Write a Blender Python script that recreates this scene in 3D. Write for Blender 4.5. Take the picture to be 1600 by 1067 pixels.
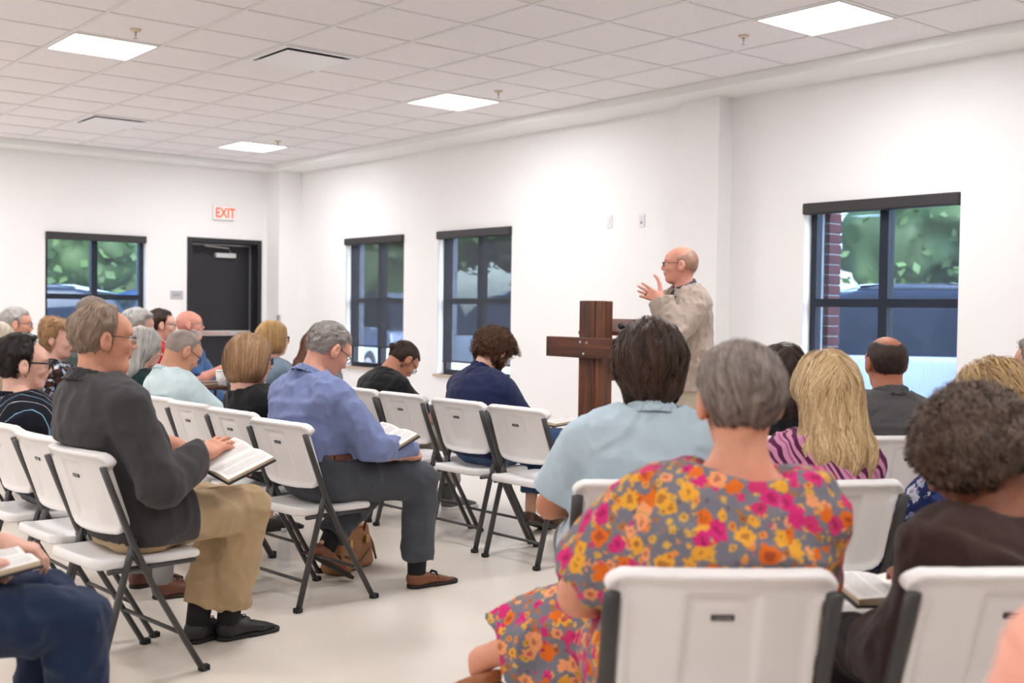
import bpy, bmesh, math, random
import numpy as np
from mathutils import Vector, Matrix

for o in list(bpy.data.objects): bpy.data.objects.remove(o, do_unlink=True)
SC = bpy.context.scene
COL = SC.collection
rnd = random.Random(7)

# ------------------------------------------------------------------ camera, world, exposure
CAM_YAW, CAM_PITCH, CAM_ROLL, CAM_F, CAM_H = 0.687038, -0.028312, 0.0135567, 1768.54, 1.33
def camera():
    F = Vector((math.sin(CAM_YAW)*math.cos(CAM_PITCH), math.cos(CAM_YAW)*math.cos(CAM_PITCH), math.sin(CAM_PITCH)))
    R0 = Vector((math.cos(CAM_YAW), -math.sin(CAM_YAW), 0)); U0 = R0.cross(F)
    R = R0*math.cos(CAM_ROLL)+U0*math.sin(CAM_ROLL); U = U0*math.cos(CAM_ROLL)-R0*math.sin(CAM_ROLL)
    M = Matrix(((R.x,U.x,-F.x,0),(R.y,U.y,-F.y,0),(R.z,U.z,-F.z,CAM_H),(0,0,0,1)))
    c = bpy.data.cameras.new('camera'); o = bpy.data.objects.new('camera', c); COL.objects.link(o)
    o.matrix_world = M
    c.sensor_width = 36; c.lens = CAM_F/1600*36; c.clip_end = 300; c.clip_start = .05
    c.dof.use_dof = True; c.dof.focus_distance = 5.2; c.dof.aperture_fstop = 2.8
    SC.camera = o
camera()
W = bpy.data.worlds.new('world'); SC.world = W; W.use_nodes = True
def world():
    nt = W.node_tree; bg = nt.nodes['Background']
    sky = nt.nodes.new('ShaderNodeTexSky'); sky.sky_type = 'NISHITA'; sky.sun_disc = False
    sky.sun_elevation = math.radians(40); sky.sun_rotation = math.radians(200)
    sky.air_density = 1.0; sky.dust_density = 2.5
    nt.links.new(sky.outputs[0], bg.inputs[0]); bg.inputs[1].default_value = 2.4
world()
SUN_STRENGTH = 3.5
sun = bpy.data.lights.new('sun', 'SUN'); sun.energy = SUN_STRENGTH; sun.angle = .01; sun.color = (1,.95,.86)
so_ = bpy.data.objects.new('sun', sun); COL.objects.link(so_); so_.rotation_euler = (math.radians(38), 0, math.radians(-50))
PANEL_WATTS = 27.0
SC.cycles.max_bounces = 7; SC.cycles.diffuse_bounces = 4; SC.cycles.glossy_bounces = 2; SC.cycles.transparent_max_bounces = 10
SC.view_settings.view_transform = 'Standard'; SC.view_settings.look = 'None'
SC.view_settings.exposure = 0.0; SC.view_settings.gamma = 1.0; SC.view_settings.use_curve_mapping = False

# ------------------------------------------------------------------ helpers
MATS = {}
def lin(c):
    return tuple((x/12.92 if x <= .04045 else ((x+.055)/1.055)**2.4) for x in (v/255. for v in c))
def mat(name, rgb, rough=.6, var=.0, scale=8., bump=0., bscale=60., metal=0., spec=.5, sheen=0., stretch=None, sss=0.):
    """plain procedural material: sRGB colour with slow noise variation and a fine bump"""
    if name in MATS: return MATS[name]
    m = bpy.data.materials.new(name); m.use_nodes = True; MATS[name] = m
    nt = m.node_tree; N = nt.nodes; L = nt.links; b = N['Principled BSDF']
    c = lin(rgb)+(1,)
    b.inputs['Base Color'].default_value = c; b.inputs['Roughness'].default_value = rough
    b.inputs['Metallic'].default_value = metal; b.inputs['Specular IOR Level'].default_value = spec
    if sheen: b.inputs['Sheen Weight'].default_value = sheen; b.inputs['Sheen Roughness'].default_value = .5
    if sss:
        b.inputs['Subsurface Weight'].default_value = sss; b.inputs['Subsurface Radius'].default_value = (.012,.005,.003); b.inputs['Subsurface Scale'].default_value = 1
    tc = N.new('ShaderNodeTexCoord'); co = tc.outputs['Object']
    if stretch:
        mp = N.new('ShaderNodeMapping'); mp.inputs['Scale'].default_value = stretch; L.new(co, mp.inputs[0]); co = mp.outputs[0]
    if var:
        n = N.new('ShaderNodeTexNoise'); n.inputs['Scale'].default_value = scale; n.inputs['Detail'].default_value = 4
        L.new(co, n.inputs['Vector'])
        r = N.new('ShaderNodeMapRange'); r.inputs[1].default_value = .3; r.inputs[2].default_value = .7
        r.inputs[3].default_value = 1-var; r.inputs[4].default_value = 1+var
        L.new(n.outputs[0], r.inputs[0])
        h = N.new('ShaderNodeHueSaturation'); h.inputs['Color'].default_value = c
        L.new(r.outputs[0], h.inputs['Value']); L.new(h.outputs[0], b.inputs['Base Color'])
    if bump:
        n2 = N.new('ShaderNodeTexNoise'); n2.inputs['Scale'].default_value = bscale; n2.inputs['Detail'].default_value = 3
        L.new(co, n2.inputs['Vector'])
        bp = N.new('ShaderNodeBump'); bp.inputs['Strength'].default_value = bump; bp.inputs['Distance'].default_value = .01
        L.new(n2.outputs[0], bp.inputs['Height']); L.new(bp.outputs[0], b.inputs['Normal'])
    return m
def emat(name, rgb, strength):
    m = bpy.data.materials.new(name); m.use_nodes = True; MATS[name] = m
    b = m.node_tree.nodes['Principled BSDF']; b.inputs['Base Color'].default_value = lin(rgb)+(1,)
    b.inputs['Emission Color'].default_value = lin(rgb)+(1,); b.inputs['Emission Strength'].default_value = strength
    return m
def tag(o, label=None, cat=None, group=None, kind=None):
    if label: o['label'] = label
    if cat: o['category'] = cat
    if group: o['group'] = group
    if kind: o['kind'] = kind
    return o
def link(name, me, m=None, parent=None, loc=None, rotz=None):
    o = bpy.data.objects.new(name, me); COL.objects.link(o)
    if m is not None:
        for mm in (m if isinstance(m, (list, tuple)) else [m]): me.materials.append(mm)
    if parent is not None: o.parent = parent
    if loc is not None: o.location = loc
    if rotz is not None: o.rotation_euler = (0, 0, rotz)
    return o
def empty(name, loc=(0,0,0), rotz=0., parent=None):
    o = bpy.data.objects.new(name, None); COL.objects.link(o); o.location = loc; o.rotation_euler = (0,0,rotz); o.empty_display_size = .1
    if parent is not None: o.parent = parent
    return o
class MB:
    """collects simple shapes into one mesh"""
    def __init__(s): s.v = []; s.f = []; s.mi = []; s.m = 0
    def add(s, vs, fs):
        k = len(s.v); s.v += [tuple(p) for p in vs]; s.f += [tuple(i+k for i in f) for f in fs]; s.mi += [s.m]*len(fs); return s
    def box(s, lo, hi, bev=0.):
        x0,y0,z0 = lo; x1,y1,z1 = hi
        if not bev:
            return s.add([(x0,y0,z0),(x1,y0,z0),(x1,y1,z0),(x0,y1,z0),(x0,y0,z1),(x1,y0,z1),(x1,y1,z1),(x0,y1,z1)],
                  [(3,2,1,0),(4,5,6,7),(0,1,5,4),(1,2,6,5),(2,3,7,6),(3,0,4,7)])
        bm = bmesh.new(); bmesh.ops.create_cube(bm, size=1)
        for v in bm.verts: v.co = Vector(((x0+x1)/2+v.co.x*(x1-x0), (y0+y1)/2+v.co.y*(y1-y0), (z0+z1)/2+v.co.z*(z1-z0)))
        bmesh.ops.bevel(bm, geom=bm.edges[:]+bm.verts[:], offset=bev, segments=2, affect='EDGES', profile=.5)
        bm.verts.index_update()
        s.add([tuple(v.co) for v in bm.verts], [tuple(v.index for v in f.verts) for f in bm.faces]); bm.free(); return s
    def tube(s, pts, r, n=8, flat=1., up=(0,0,1), cap=True):
        """swept tube; r number or list; flat squashes the section along the binormal"""
        pts = [Vector(p) for p in pts]; k = len(pts); rs = r if isinstance(r, (list,tuple)) else [r]*k
        rings = []
        for i,p in enumerate(pts):
            d = (pts[min(i+1,k-1)]-pts[max(i-1,0)]).normalized(); u = Vector(up)
            if abs(d.dot(u)) > .98: u = Vector((1,0,0)) if abs(d.x) < .9 else Vector((0,1,0))
            a = d.cross(u).normalized(); b = a.cross(d).normalized()
            rings.append([p+a*math.cos(2*math.pi*j/n)*rs[i]*flat+b*math.sin(2*math.pi*j/n)*rs[i] for j in range(n)])
        vs = [q for rg in rings for q in rg]; fs = []
        for i in range(k-1):
            for j in range(n): fs.append((i*n+j, i*n+(j+1)%n, (i+1)*n+(j+1)%n, (i+1)*n+j))
        if cap: fs += [tuple(range(n-1,-1,-1)), tuple(range((k-1)*n, k*n))]
        return s.add(vs, fs)
    def lathe(s, prof, c=(0,0,0), n=20):
        vs = []; k = len(prof)
        for r,z in prof:
            for j in range(n): a = 2*math.pi*j/n; vs.append((c[0]+r*math.cos(a), c[1]+r*math.sin(a), c[2]+z))
        fs = [(i*n+j, i*n+(j+1)%n, (i+1)*n+(j+1)%n, (i+1)*n+j) for i in range(k-1) for j in range(n)]
        fs += [tuple(range(n-1,-1,-1)), tuple(range((k-1)*n, k*n))]
        return s.add(vs, fs)
    def sphere(s, c, r, n=12, m=8):
        r = r if isinstance(r,(tuple,list)) else (r,r,r); vs = []; fs = []
        for i in range(m+1):
            t = math.pi*i/m
            for j in range(n):
                a = 2*math.pi*j/n; vs.append((c[0]+r[0]*math.sin(t)*math.cos(a), c[1]+r[1]*math.sin(t)*math.sin(a), c[2]+r[2]*math.cos(t)))
        for i in range(m):
            for j in range(n): fs.append((i*n+j,(i+1)*n+j,(i+1)*n+(j+1)%n,i*n+(j+1)%n))
        return s.add(vs, fs)
    def prism(s, poly, z0, z1):
        n = len(poly); vs = [(x,y,z0) for x,y in poly]+[(x,y,z1) for x,y in poly]
        fs = [tuple(range(n-1,-1,-1)), tuple(range(n,2*n))]+[(i,(i+1)%n,n+(i+1)%n,n+i) for i in range(n)]
        return s.add(vs, fs)
    def mesh(s, name, smooth=False):
        me = bpy.data.meshes.new(name); me.from_pydata(s.v, [], s.f); me.update()
        if any(s.mi): me.polygons.foreach_set('material_index', s.mi)
        if smooth: me.shade_smooth()
        return me
    def build(s, name, m, parent=None, smooth=False, loc=None, rotz=None):
        return link(name, s.mesh(name, smooth), m, parent, loc, rotz)

# ---- implicit surfaces -> mesh (surface nets on a narrow band)
def mesh_sdf(fn, lo, hi, res):
    lo = np.array(lo, float)-2*res; hi = np.array(hi, float)+2*res
    B = 4
    nb = np.maximum(1, np.ceil((hi-lo)/(res*B)).astype(int)); n = nb*B
    ax = [lo[k]+(np.arange(nb[k])+.5)*res*B-res*.5 for k in range(3)]
    g = np.stack(np.meshgrid(*ax, indexing='ij'), -1).reshape(-1,3)
    dc = fn(g.astype(np.float32))
    act = np.abs(dc) < res*B*1.35
    vals = np.repeat(np.repeat(np.repeat(np.where(dc.reshape(nb) < 0, -1., 1.), B, 0), B, 1), B, 2).astype(np.float32)
    bi = np.argwhere(act.reshape(nb))
    off = np.stack(np.meshgrid(*[np.arange(B)]*3, indexing='ij'), -1).reshape(-1,3)
    for s0 in range(0, len(bi), 4000):
        idx = (bi[s0:s0+4000,None,:]*B+off[None]).reshape(-1,3)
        vals[idx[:,0],idx[:,1],idx[:,2]] = fn((lo+idx*res).astype(np.float32))
    s = vals < 0
    cnt = np.zeros(n-1, np.int8)
    for dx in (0,1):
        for dy in (0,1):
            for dz in (0,1): cnt += s[dx:n[0]-1+dx, dy:n[1]-1+dy, dz:n[2]-1+dz]
    cells = np.argwhere((cnt > 0)&(cnt < 8))
    vid = np.full(n-1, -1, np.int64); vid[cells[:,0],cells[:,1],cells[:,2]] = np.arange(len(cells))
    C8 = [(a,b,c) for a in (0,1) for b in (0,1) for c in (0,1)]
    cv = {c: vals[cells[:,0]+c[0],cells[:,1]+c[1],cells[:,2]+c[2]] for c in C8}
    acc = np.zeros((len(cells),3)); w = np.zeros(len(cells))
    for c in C8:
        for k in range(3):
            if c[k] == 0:
                d = list(c); d[k] = 1; d = tuple(d)
                a, b = cv[c], cv[d]; m = (a < 0) != (b < 0)
                t = np.where(m, a/np.where(m, a-b, 1), 0)
                p = np.array(c, float)[None].repeat(len(cells), 0); p[:,k] = t
                acc[m] += p[m]; w[m] += 1
    V = lo+(cells+acc/w[:,None])*res
    quads = []
    for k in range(3):
        sl0 = [slice(0,m) for m in n]; sl1 = [slice(0,m) for m in n]
        sl0[k] = slice(0,n[k]-1); sl1[k] = slice(1,n[k])
        a = s[tuple(sl0)]; b = s[tuple(sl1)]
        e = np.argwhere(a != b); o1, o2 = [(1,2),(2,0),(0,1)][k]
        e = e[(e[:,o1] > 0)&(e[:,o2] > 0)&(e[:,o1] < n[o1]-1)&(e[:,o2] < n[o2]-1)]
        ins = s[e[:,0],e[:,1],e[:,2]]
        q = []
        for (d1,d2) in ((-1,-1),(0,-1),(0,0),(-1,0)):
            i = e.copy(); i[:,o1] += d1; i[:,o2] += d2; q.append(vid[i[:,0],i[:,1],i[:,2]])
        q = np.stack(q, 1); q[~ins] = q[~ins][:,::-1]; quads.append(q)
    Q = np.concatenate(quads); Q = Q[(Q >= 0).all(1)]
    return V, Q
def np_mesh(name, V, Q, tone=None, mi=None, smooth=True):
    """mesh from numpy arrays, faces all of one size (quads)"""
    me = bpy.data.meshes.new(name); k = Q.shape[1]
    me.vertices.add(len(V)); me.vertices.foreach_set('co', np.ascontiguousarray(V, np.float32).ravel())
    me.loops.add(Q.size); me.loops.foreach_set('vertex_index', np.ascontiguousarray(Q, np.int32).ravel())
    me.polygons.add(len(Q)); me.polygons.foreach_set('loop_start', np.arange(0, Q.size, k, dtype=np.int32))
    if mi is not None: me.polygons.foreach_set('material_index', np.ascontiguousarray(mi, np.int32))
    me.update(calc_edges=True)
    if tone is not None:
        at = me.attributes.new('tone', 'FLOAT', 'POINT'); at.data.foreach_set('value', np.ascontiguousarray(tone, np.float32))
    if smooth: me.shade_smooth()
    return me
def smin(a, b, k):
    h = np.clip(.5+.5*(b-a)/k, 0, 1); return b+(a-b)*h-k*h*(1-h)
def smax(a, b, k): return -smin(-a, -b, k)
def nrm(v): v = np.asarray(v, float); return v/np.linalg.norm(v)
def cap(p, a, b, r1, r2=None, side=None, flat=1., flat2=None):
    """tapered capsule; with side, the section is an ellipse: half width r along side, r*flat across"""
    T_ = p.dtype; a = np.asarray(a, T_); b = np.asarray(b, T_); r2 = r1 if r2 is None else r2
    ab = b-a; L2 = ab@ab; t = np.clip(((p-a)@ab)/L2, 0, 1); q = p-a-t[:,None]*ab
    r = r1+(r2-r1)*t
    if side is None: return np.sqrt(np.einsum('ij,ij->i',q,q))-r
    d = ab/np.sqrt(L2); s = np.asarray(side, T_); s = nrm(s-d*(s@d)).astype(T_); nn = np.cross(d, s)
    fl = flat if flat2 is None else flat+(flat2-flat)*t
    u = q@s; v = q@nn; w = q@d; ry = r*fl; m = np.minimum(r, ry)
    k = np.sqrt((u/r)**2+(v/ry)**2+(w/m)**2)+1e-9
    gr = np.sqrt((u/r**2)**2+(v/ry**2)**2+(w/m**2)**2)+1e-9
    return k*(k-1)/gr*np.where(k < .3, .3, 1)
def ell(p, c, r):
    q = p-np.asarray(c, p.dtype); r = np.asarray(r, p.dtype)
    q = q/r; k = np.sqrt(np.einsum('ij,ij->i',q,q))+1e-9; q = q/r; g = np.sqrt(np.einsum('ij,ij->i',q,q))+1e-9
    return np.where(k < .25, -r.min()*.8, k*(k-1)/g)
def sbox(p, c, h, r=.0):
    q = np.abs(p-np.asarray(c, p.dtype))-(np.asarray(h, p.dtype)-np.asarray(r, p.dtype))
    return np.sqrt((np.maximum(q,0)**2).sum(1))+np.minimum(q.max(1),0)-r
_perm = np.random.RandomState(3).rand(64,64,64).astype(np.float32)
def vnoise(p):
    """smooth value noise 0..1"""
    i = np.floor(p).astype(int); f = p-i; f = f*f*(3-2*f); i &= 63; j = (i+1)&63
    P = _perm; x0,y0,z0 = i.T; x1,y1,z1 = j.T; a,b,c = f.T
    return ((P[x0,y0,z0]*(1-a)+P[x1,y0,z0]*a)*(1-b)+(P[x0,y1,z0]*(1-a)+P[x1,y1,z0]*a)*b)*(1-c)+((P[x0,y0,z1]*(1-a)+P[x1,y0,z1]*a)*(1-b)+(P[x0,y1,z1]*(1-a)+P[x1,y1,z1]*a)*b)*c
# ================================================================== the setting
XW, YW, ZC, ZS = 7.06, 13.2, 3.086, 3.025      # right wall, far wall, tile ceiling, soffit
XE, YE = 6.635, 12.83                           # edges of the tile field
X0, Y0 = -5.0, -4.6                             # walls behind the camera
TX, TY, GX, GY = .59675, .6225, 2.4577, 4.4055  # tile pitch and a grid crossing
M_wall = mat('wall_paint', (244,242,242), .75, var=.012, scale=1.5, bump=.04, bscale=220)
M_trimw = mat('white_paint', (243,242,241), .6)
M_floor = mat('floor_epoxy', (226,216,204), .32, var=.03, scale=1.1, bump=.03, bscale=6, spec=.4)
M_black = mat('black_metal', (33,33,38), .45, var=.05, scale=5)
M_blackdoor = mat('black_door_paint', (37,37,43), .5, var=.04, scale=3)
M_alu = mat('brushed_aluminium', (190,190,190), .35, metal=.9)
M_concrete = mat('asphalt', (120,120,122), .9, var=.1, scale=2)
def structure(o): o['kind'] = 'structure'; return o

def wall_along(name, axis, pos, thick, a0, a1, z1, openings):
    """wall with rectangular openings (a, b, z0, z1) cut out; axis 'x': plane x=pos running along y"""
    m = MB(); cuts = sorted(openings)
    def b(p, q, za, zb):
        if q-p < 1e-4 or zb-za < 1e-4: return
        if axis == 'x': m.box((pos, p, za), (pos+thick, q, zb))
        else: m.box((p, pos, za), (q, pos+thick, zb))
    cur = a0
    for (p,q,za,zb) in cuts:
        b(cur, p, 0, z1); b(p, q, 0, za); b(p, q, zb, z1); cur = q
    b(cur, a1, 0, z1)
    return structure(m.build(name, M_wall))
WINR = [(3.94,5.18,.63,2.15), (8.63,9.87,.63,2.15), (10.52,11.76,.63,2.15)]
wall_along('wall_right', 'x', XW, .26, Y0-.2, YW+.3, 3.3, WINR)
wall_along('wall_left', 'y', YW, .30, X0-.2, XW, 3.3, [(4.02,5.18,.63,2.14), (5.69,6.68,0,2.16)])
structure(MB().box((X0-.2, Y0-.2, 0), (X0, YW, 3.3)).build('wall_back', M_wall))
structure(MB().box((X0, Y0-.2, 0), (XW, Y0, 3.3)).build('wall_front', M_wall))
structure(MB().box((X0-.2, Y0-.2, -.12), (XW+.26, YW+.3, 0)).build('floor', M_floor))
structure(MB().box((6.90, 5.885, 0), (XW, 6.29, ZS)).build('wall_pilaster', M_wall))
col = structure(MB().box((6.75, 12.86, 0), (XW, YW, ZS)).build('wall_corner_column', M_wall))
MB().box((6.744, 12.852, .0), (6.775, 12.86, 1.22)).box((6.744, 12.86, .0), (6.75, 12.885, 1.22)).build('corner_guard', M_alu, col)
# soffit round the tile field
m = MB()
m.box((XE, Y0, ZS), (XW, YW, ZC+.12)); m.box((X0, YE, ZS), (XE, YW, ZC+.12))
m.box((X0, Y0, ZS), (X0+.4, YE, ZC+.12)); m.box((X0+.4, Y0, ZS), (XE, Y0+.4, ZC+.12))
structure(m.build('trim_1', M_trimw))
for nm, lo, hi in (('baseboard_right', (XW-.012, Y0, 0), (XW, 12.86, .1)), ('baseboard_left', (X0, YW-.012, 0), (5.69, YW, .1))):
    structure(MB().box(lo, hi, .004).build(nm, mat('base_vinyl', (226,222,218), .5)))

# ---- ceiling: grid runners and single tiles where the photo sees them
def tile_mat():
    m = mat('ceiling_tile', (247,243,244), .9, var=.02, scale=30, bump=.5, bscale=170); return m
M_tile = tile_mat(); M_grid = mat('grid_white', (236,233,232), .5)
ceil = structure(MB().box((X0, Y0, ZC+.045), (XW, YW, ZC+.16)).build('ceiling', M_tile))
LIGHTS = [(5,-1),(0,5),(5,5),(5,11),(0,-1),(0,11),(-5,-1),(-5,5),(-5,11),(5,-7),(0,-7),(-5,-7),(-10,-1),(-10,5),(-10,11),(-10,-7)]
VENTS = [(2,4),(2,10)]
i0, i1 = math.floor((X0+.4-GX)/TX), 7
j0, j1 = math.floor((Y0+.4-GY)/TY), 14
def cell(i, j):
    return max(GX+i*TX, X0+.4), min(GX+(i+1)*TX, XE), max(GY+j*TY, Y0+.4), min(GY+(j+1)*TY, YE)
tm = MB().box((-TX/2+.012, -TY/2+.012, 0), (TX/2-.012, TY/2-.012, .016), .003).mesh('tile')
tile_big = MB()
def fwd(x, y): return x*math.sin(CAM_YAW)+y*math.cos(CAM_YAW), x*math.cos(CAM_YAW)-y*math.sin(CAM_YAW)
first = True
for i in range(i0, i1):
    for j in range(j0, j1):
        if (i,j) in LIGHTS or (i,j) in VENTS: continue
        a,b,c,d = cell(i,j)
        if b-a < .06 or d-c < .06: continue
        full = abs(b-a-TX) < 1e-3 and abs(d-c-TY) < 1e-3
        f, r = fwd((a+b)/2, (c+d)/2)
        vis = f > 5.2 and abs(r) < f*.53+.5
        if vis:
            if full: me = tm if first else tm; o = bpy.data.objects.new('ceiling_tile', me); COL.objects.link(o); o.location = ((a+b)/2, (c+d)/2, ZC+.006)
            else: o = MB().box((a+.01, c+.01, ZC+.006), (b-.01, d-.01, ZC+.022), .003).build('ceiling_tile', None)
            if not o.data.materials: o.data.materials.append(M_tile)
            o.parent = ceil; first = False
        else: tile_big.box((a+.012, c+.012, ZC+.006), (b-.012, d-.012, ZC+.022))
t = tile_big.build('ceiling_tile_field', M_tile, ceil); t['kind'] = 'stuff'
for i in range(i0+1, i1+1):
    x = GX+i*TX; MB().box((x-.0115, Y0+.4, ZC), (x+.0115, YE, ZC+.03)).build('grid_runner', M_grid, ceil)
for j in range(j0+1, j1):
    y = GY+j*TY; MB().box((X0+.4, y-.0105, ZC+.0012), (XE, y+.0105, ZC+.029)).build('grid_runner', M_grid, ceil)

# ---- ceiling lights (flat panels), air diffusers, sprinklers
M_panel = emat('panel_diffuser', (255,253,250), 9.0)
FLAB = {(5,-1): 'largest square ceiling light panel, at the top right of the photo', (0,5): 'square light panel in the ceiling at the upper left of the photo',
        (5,5): 'square light panel in the middle of the ceiling, above the second narrow window', (5,11): 'small far light panel in the ceiling near the corner of the room'}
LLAB = {}
for (i_,j_) in LIGHTS:
    LLAB[(i_,j_)] = 'ceiling light panel out of view, %s, %s' % ({5:'nearest the windows',0:'second row from windows',-5:'third row from windows',-10:'row farthest from windows'}[i_], {-7:'behind the camera',-1:'level with the large window',5:'level with the second narrow window',11:'by the far wall'}[j_])
def ceiling_light(i, j):
    x, y = GX+(i+.5)*TX, GY+(j+.5)*TY
    t = empty('ceiling_light', (x, y, ZC))
    tag(t, FLAB.get((i,j), LLAB.get((i,j))), 'ceiling light', 'ceiling light panels')
    hx, hy = TX/2-.012, TY/2-.012
    f = MB(); w = .014
    f.box((-hx,-hy,-.004),(hx,-hy+w,.02)).box((-hx,hy-w,-.004),(hx,hy,.02)).box((-hx,-hy+w,-.004),(-hx+w,hy-w,.02)).box((hx-w,-hy+w,-.004),(hx,hy-w,.02))
    f.build('frame', M_grid, t)
    MB().box((-hx+w,-hy+w,.004),(hx-w,hy-w,.012)).build('diffuser', M_panel, t)
    l = bpy.data.lights.new('panel_light', 'AREA'); l.shape = 'RECTANGLE'; l.size = .54; l.size_y = .56; l.energy = PANEL_WATTS; l.color = (.965,.975,1.0)
    lo = bpy.data.objects.new('panel_light', l); COL.objects.link(lo); lo.parent = t; lo.location = (0,0,-.006)
for ij in LIGHTS: ceiling_light(*ij)
def air_vent(i, j, lab):
    x, y = GX+(i+.5)*TX, GY+(j+.5)*TY
    t = empty('air_vent', (x, y, ZC)); tag(t, lab, 'air vent', 'square ceiling air diffusers')
    hx, hy = TX/2-.012, TY/2-.012; f = MB(); w = .035
    f.box((-hx,-hy,-.005),(hx,-hy+w,.012)).box((-hx,hy-w,-.005),(hx,hy,.012)).box((-hx,-hy+w,-.005),(-hx+w,hy-w,.012)).box((hx-w,-hy+w,-.005),(hx,hy-w,.012))
    f.build('frame', mat('vent_white', (244,243,245), .4), t)
    k = MB(); a = .236
    k.box((-a,-a,-.016),(a,a,-.010), .003); k.build('face_plate', mat('vent_white', (244,243,245), .4), t)
    MB().box((-hx+w,-hy+w,.013),(hx-w,hy-w,.018)).build('throat', mat('vent_dark', (60,60,64), .6), t)
    for sx in (-1,1):
        for sy in (-1,1): MB().tube([(sx*.15,sy*.15,-.011),(sx*.15,sy*.15,.014)], .006, 6).build('hanger', M_alu, t)
air_vent(2, 4, 'square ceiling air vent with dark slot, larger and nearer, between two light panels')
air_vent(2, 10, 'square ceiling air vent farther back, small, at left near the far wall')
for (x,y,lab) in ((2.75,7.20,'small sprinkler head in ceiling beside the upper left light panel'), (5.72,7.19,'small sprinkler head in ceiling just right of the middle light panel'),
                  (5.72,4.69,'small sprinkler head in ceiling left of the nearest light panel'), (5.74,10.98,'tiny sprinkler head in ceiling beside the far small light panel')):
    t = empty('sprinkler', (x,y,ZC)); tag(t, lab, 'sprinkler', 'ceiling sprinklers')
    MB().lathe([(.034,.006),(.034,-.002),(.026,-.008),(.012,-.009)], n=16).build('escutcheon', mat('brass_white', (222,205,180), .4, metal=.3), t, True)
    MB().lathe([(.008,-.005),(.008,-.03),(.004,-.04),(.004,-.048)], n=8).build('nozzle', M_alu, t, True)
    MB().lathe([(.015,-.05),(.015,-.053)], n=12).build('deflector', M_alu, t)

# ---- windows
def glass_mat():
    m = bpy.data.materials.new('window_glass'); m.use_nodes = True; nt = m.node_tree; N = nt.nodes
    tr = N.new('ShaderNodeBsdfTransparent'); tr.inputs[0].default_value = (.93,.96,.97,1)
    gl = N.new('ShaderNodeBsdfGlossy'); gl.inputs['Roughness'].default_value = .02; mx = N.new('ShaderNodeMixShader'); mx.inputs[0].default_value = .07
    nt.links.new(tr.outputs[0], mx.inputs[1]); nt.links.new(gl.outputs[0], mx.inputs[2]); nt.links.new(mx.outputs[0], N['Material Output'].inputs[0]); return m
def shade_mat(name, openness, tint):
    """woven roller-shade fabric: dark yarn with fine see-through holes"""
    m = bpy.data.materials.new(name); m.use_nodes = True; nt = m.node_tree; N = nt.nodes; L = nt.links
    b = N['Principled BSDF']; b.inputs['Base Color'].default_value = lin((58,62,72))+(1,); b.inputs['Roughness'].default_value = .8
    tr = N.new('ShaderNodeBsdfTransparent'); tr.inputs[0].default_value = tint+(1,)
    tc = N.new('ShaderNodeTexCoord'); mp = N.new('ShaderNodeMapping'); mp.inputs['Scale'].default_value = (90,90,6); L.new(tc.outputs['Object'], mp.inputs[0])
    n = N.new('ShaderNodeTexNoise'); n.inputs['Scale'].default_value = 1.; n.inputs['Detail'].default_value = 2; L.new(mp.outputs[0], n.inputs['Vector'])
    r = N.new('ShaderNodeMapRange'); r.inputs[1].default_value = .3; r.inputs[2].default_value = .7; r.inputs[3].default_value = openness-.04; r.inputs[4].default_value = openness+.04
    L.new(n.outputs[0], r.inputs[0]); mx = N.new('ShaderNodeMixShader'); L.new(r.outputs[0], mx.inputs[0])
    L.new(b.outputs[0], mx.inputs[1]); L.new(tr.outputs[0], mx.inputs[2]); L.new(mx.outputs[0], N['Material Output'].inputs[0]); return m
M_glass = glass_mat(); M_shade = shade_mat('shade_fabric', .54, (.60,.76,1.)); M_shade2 = shade_mat('shade_fabric_dense', .12, (.66,.80,1.))
M_sill = mat('sill_wood', (196,170,142), .5, var=.06, scale=20)
M_shadebox = mat('shade_box', (48,45,47), .5, var=.04)
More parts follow.
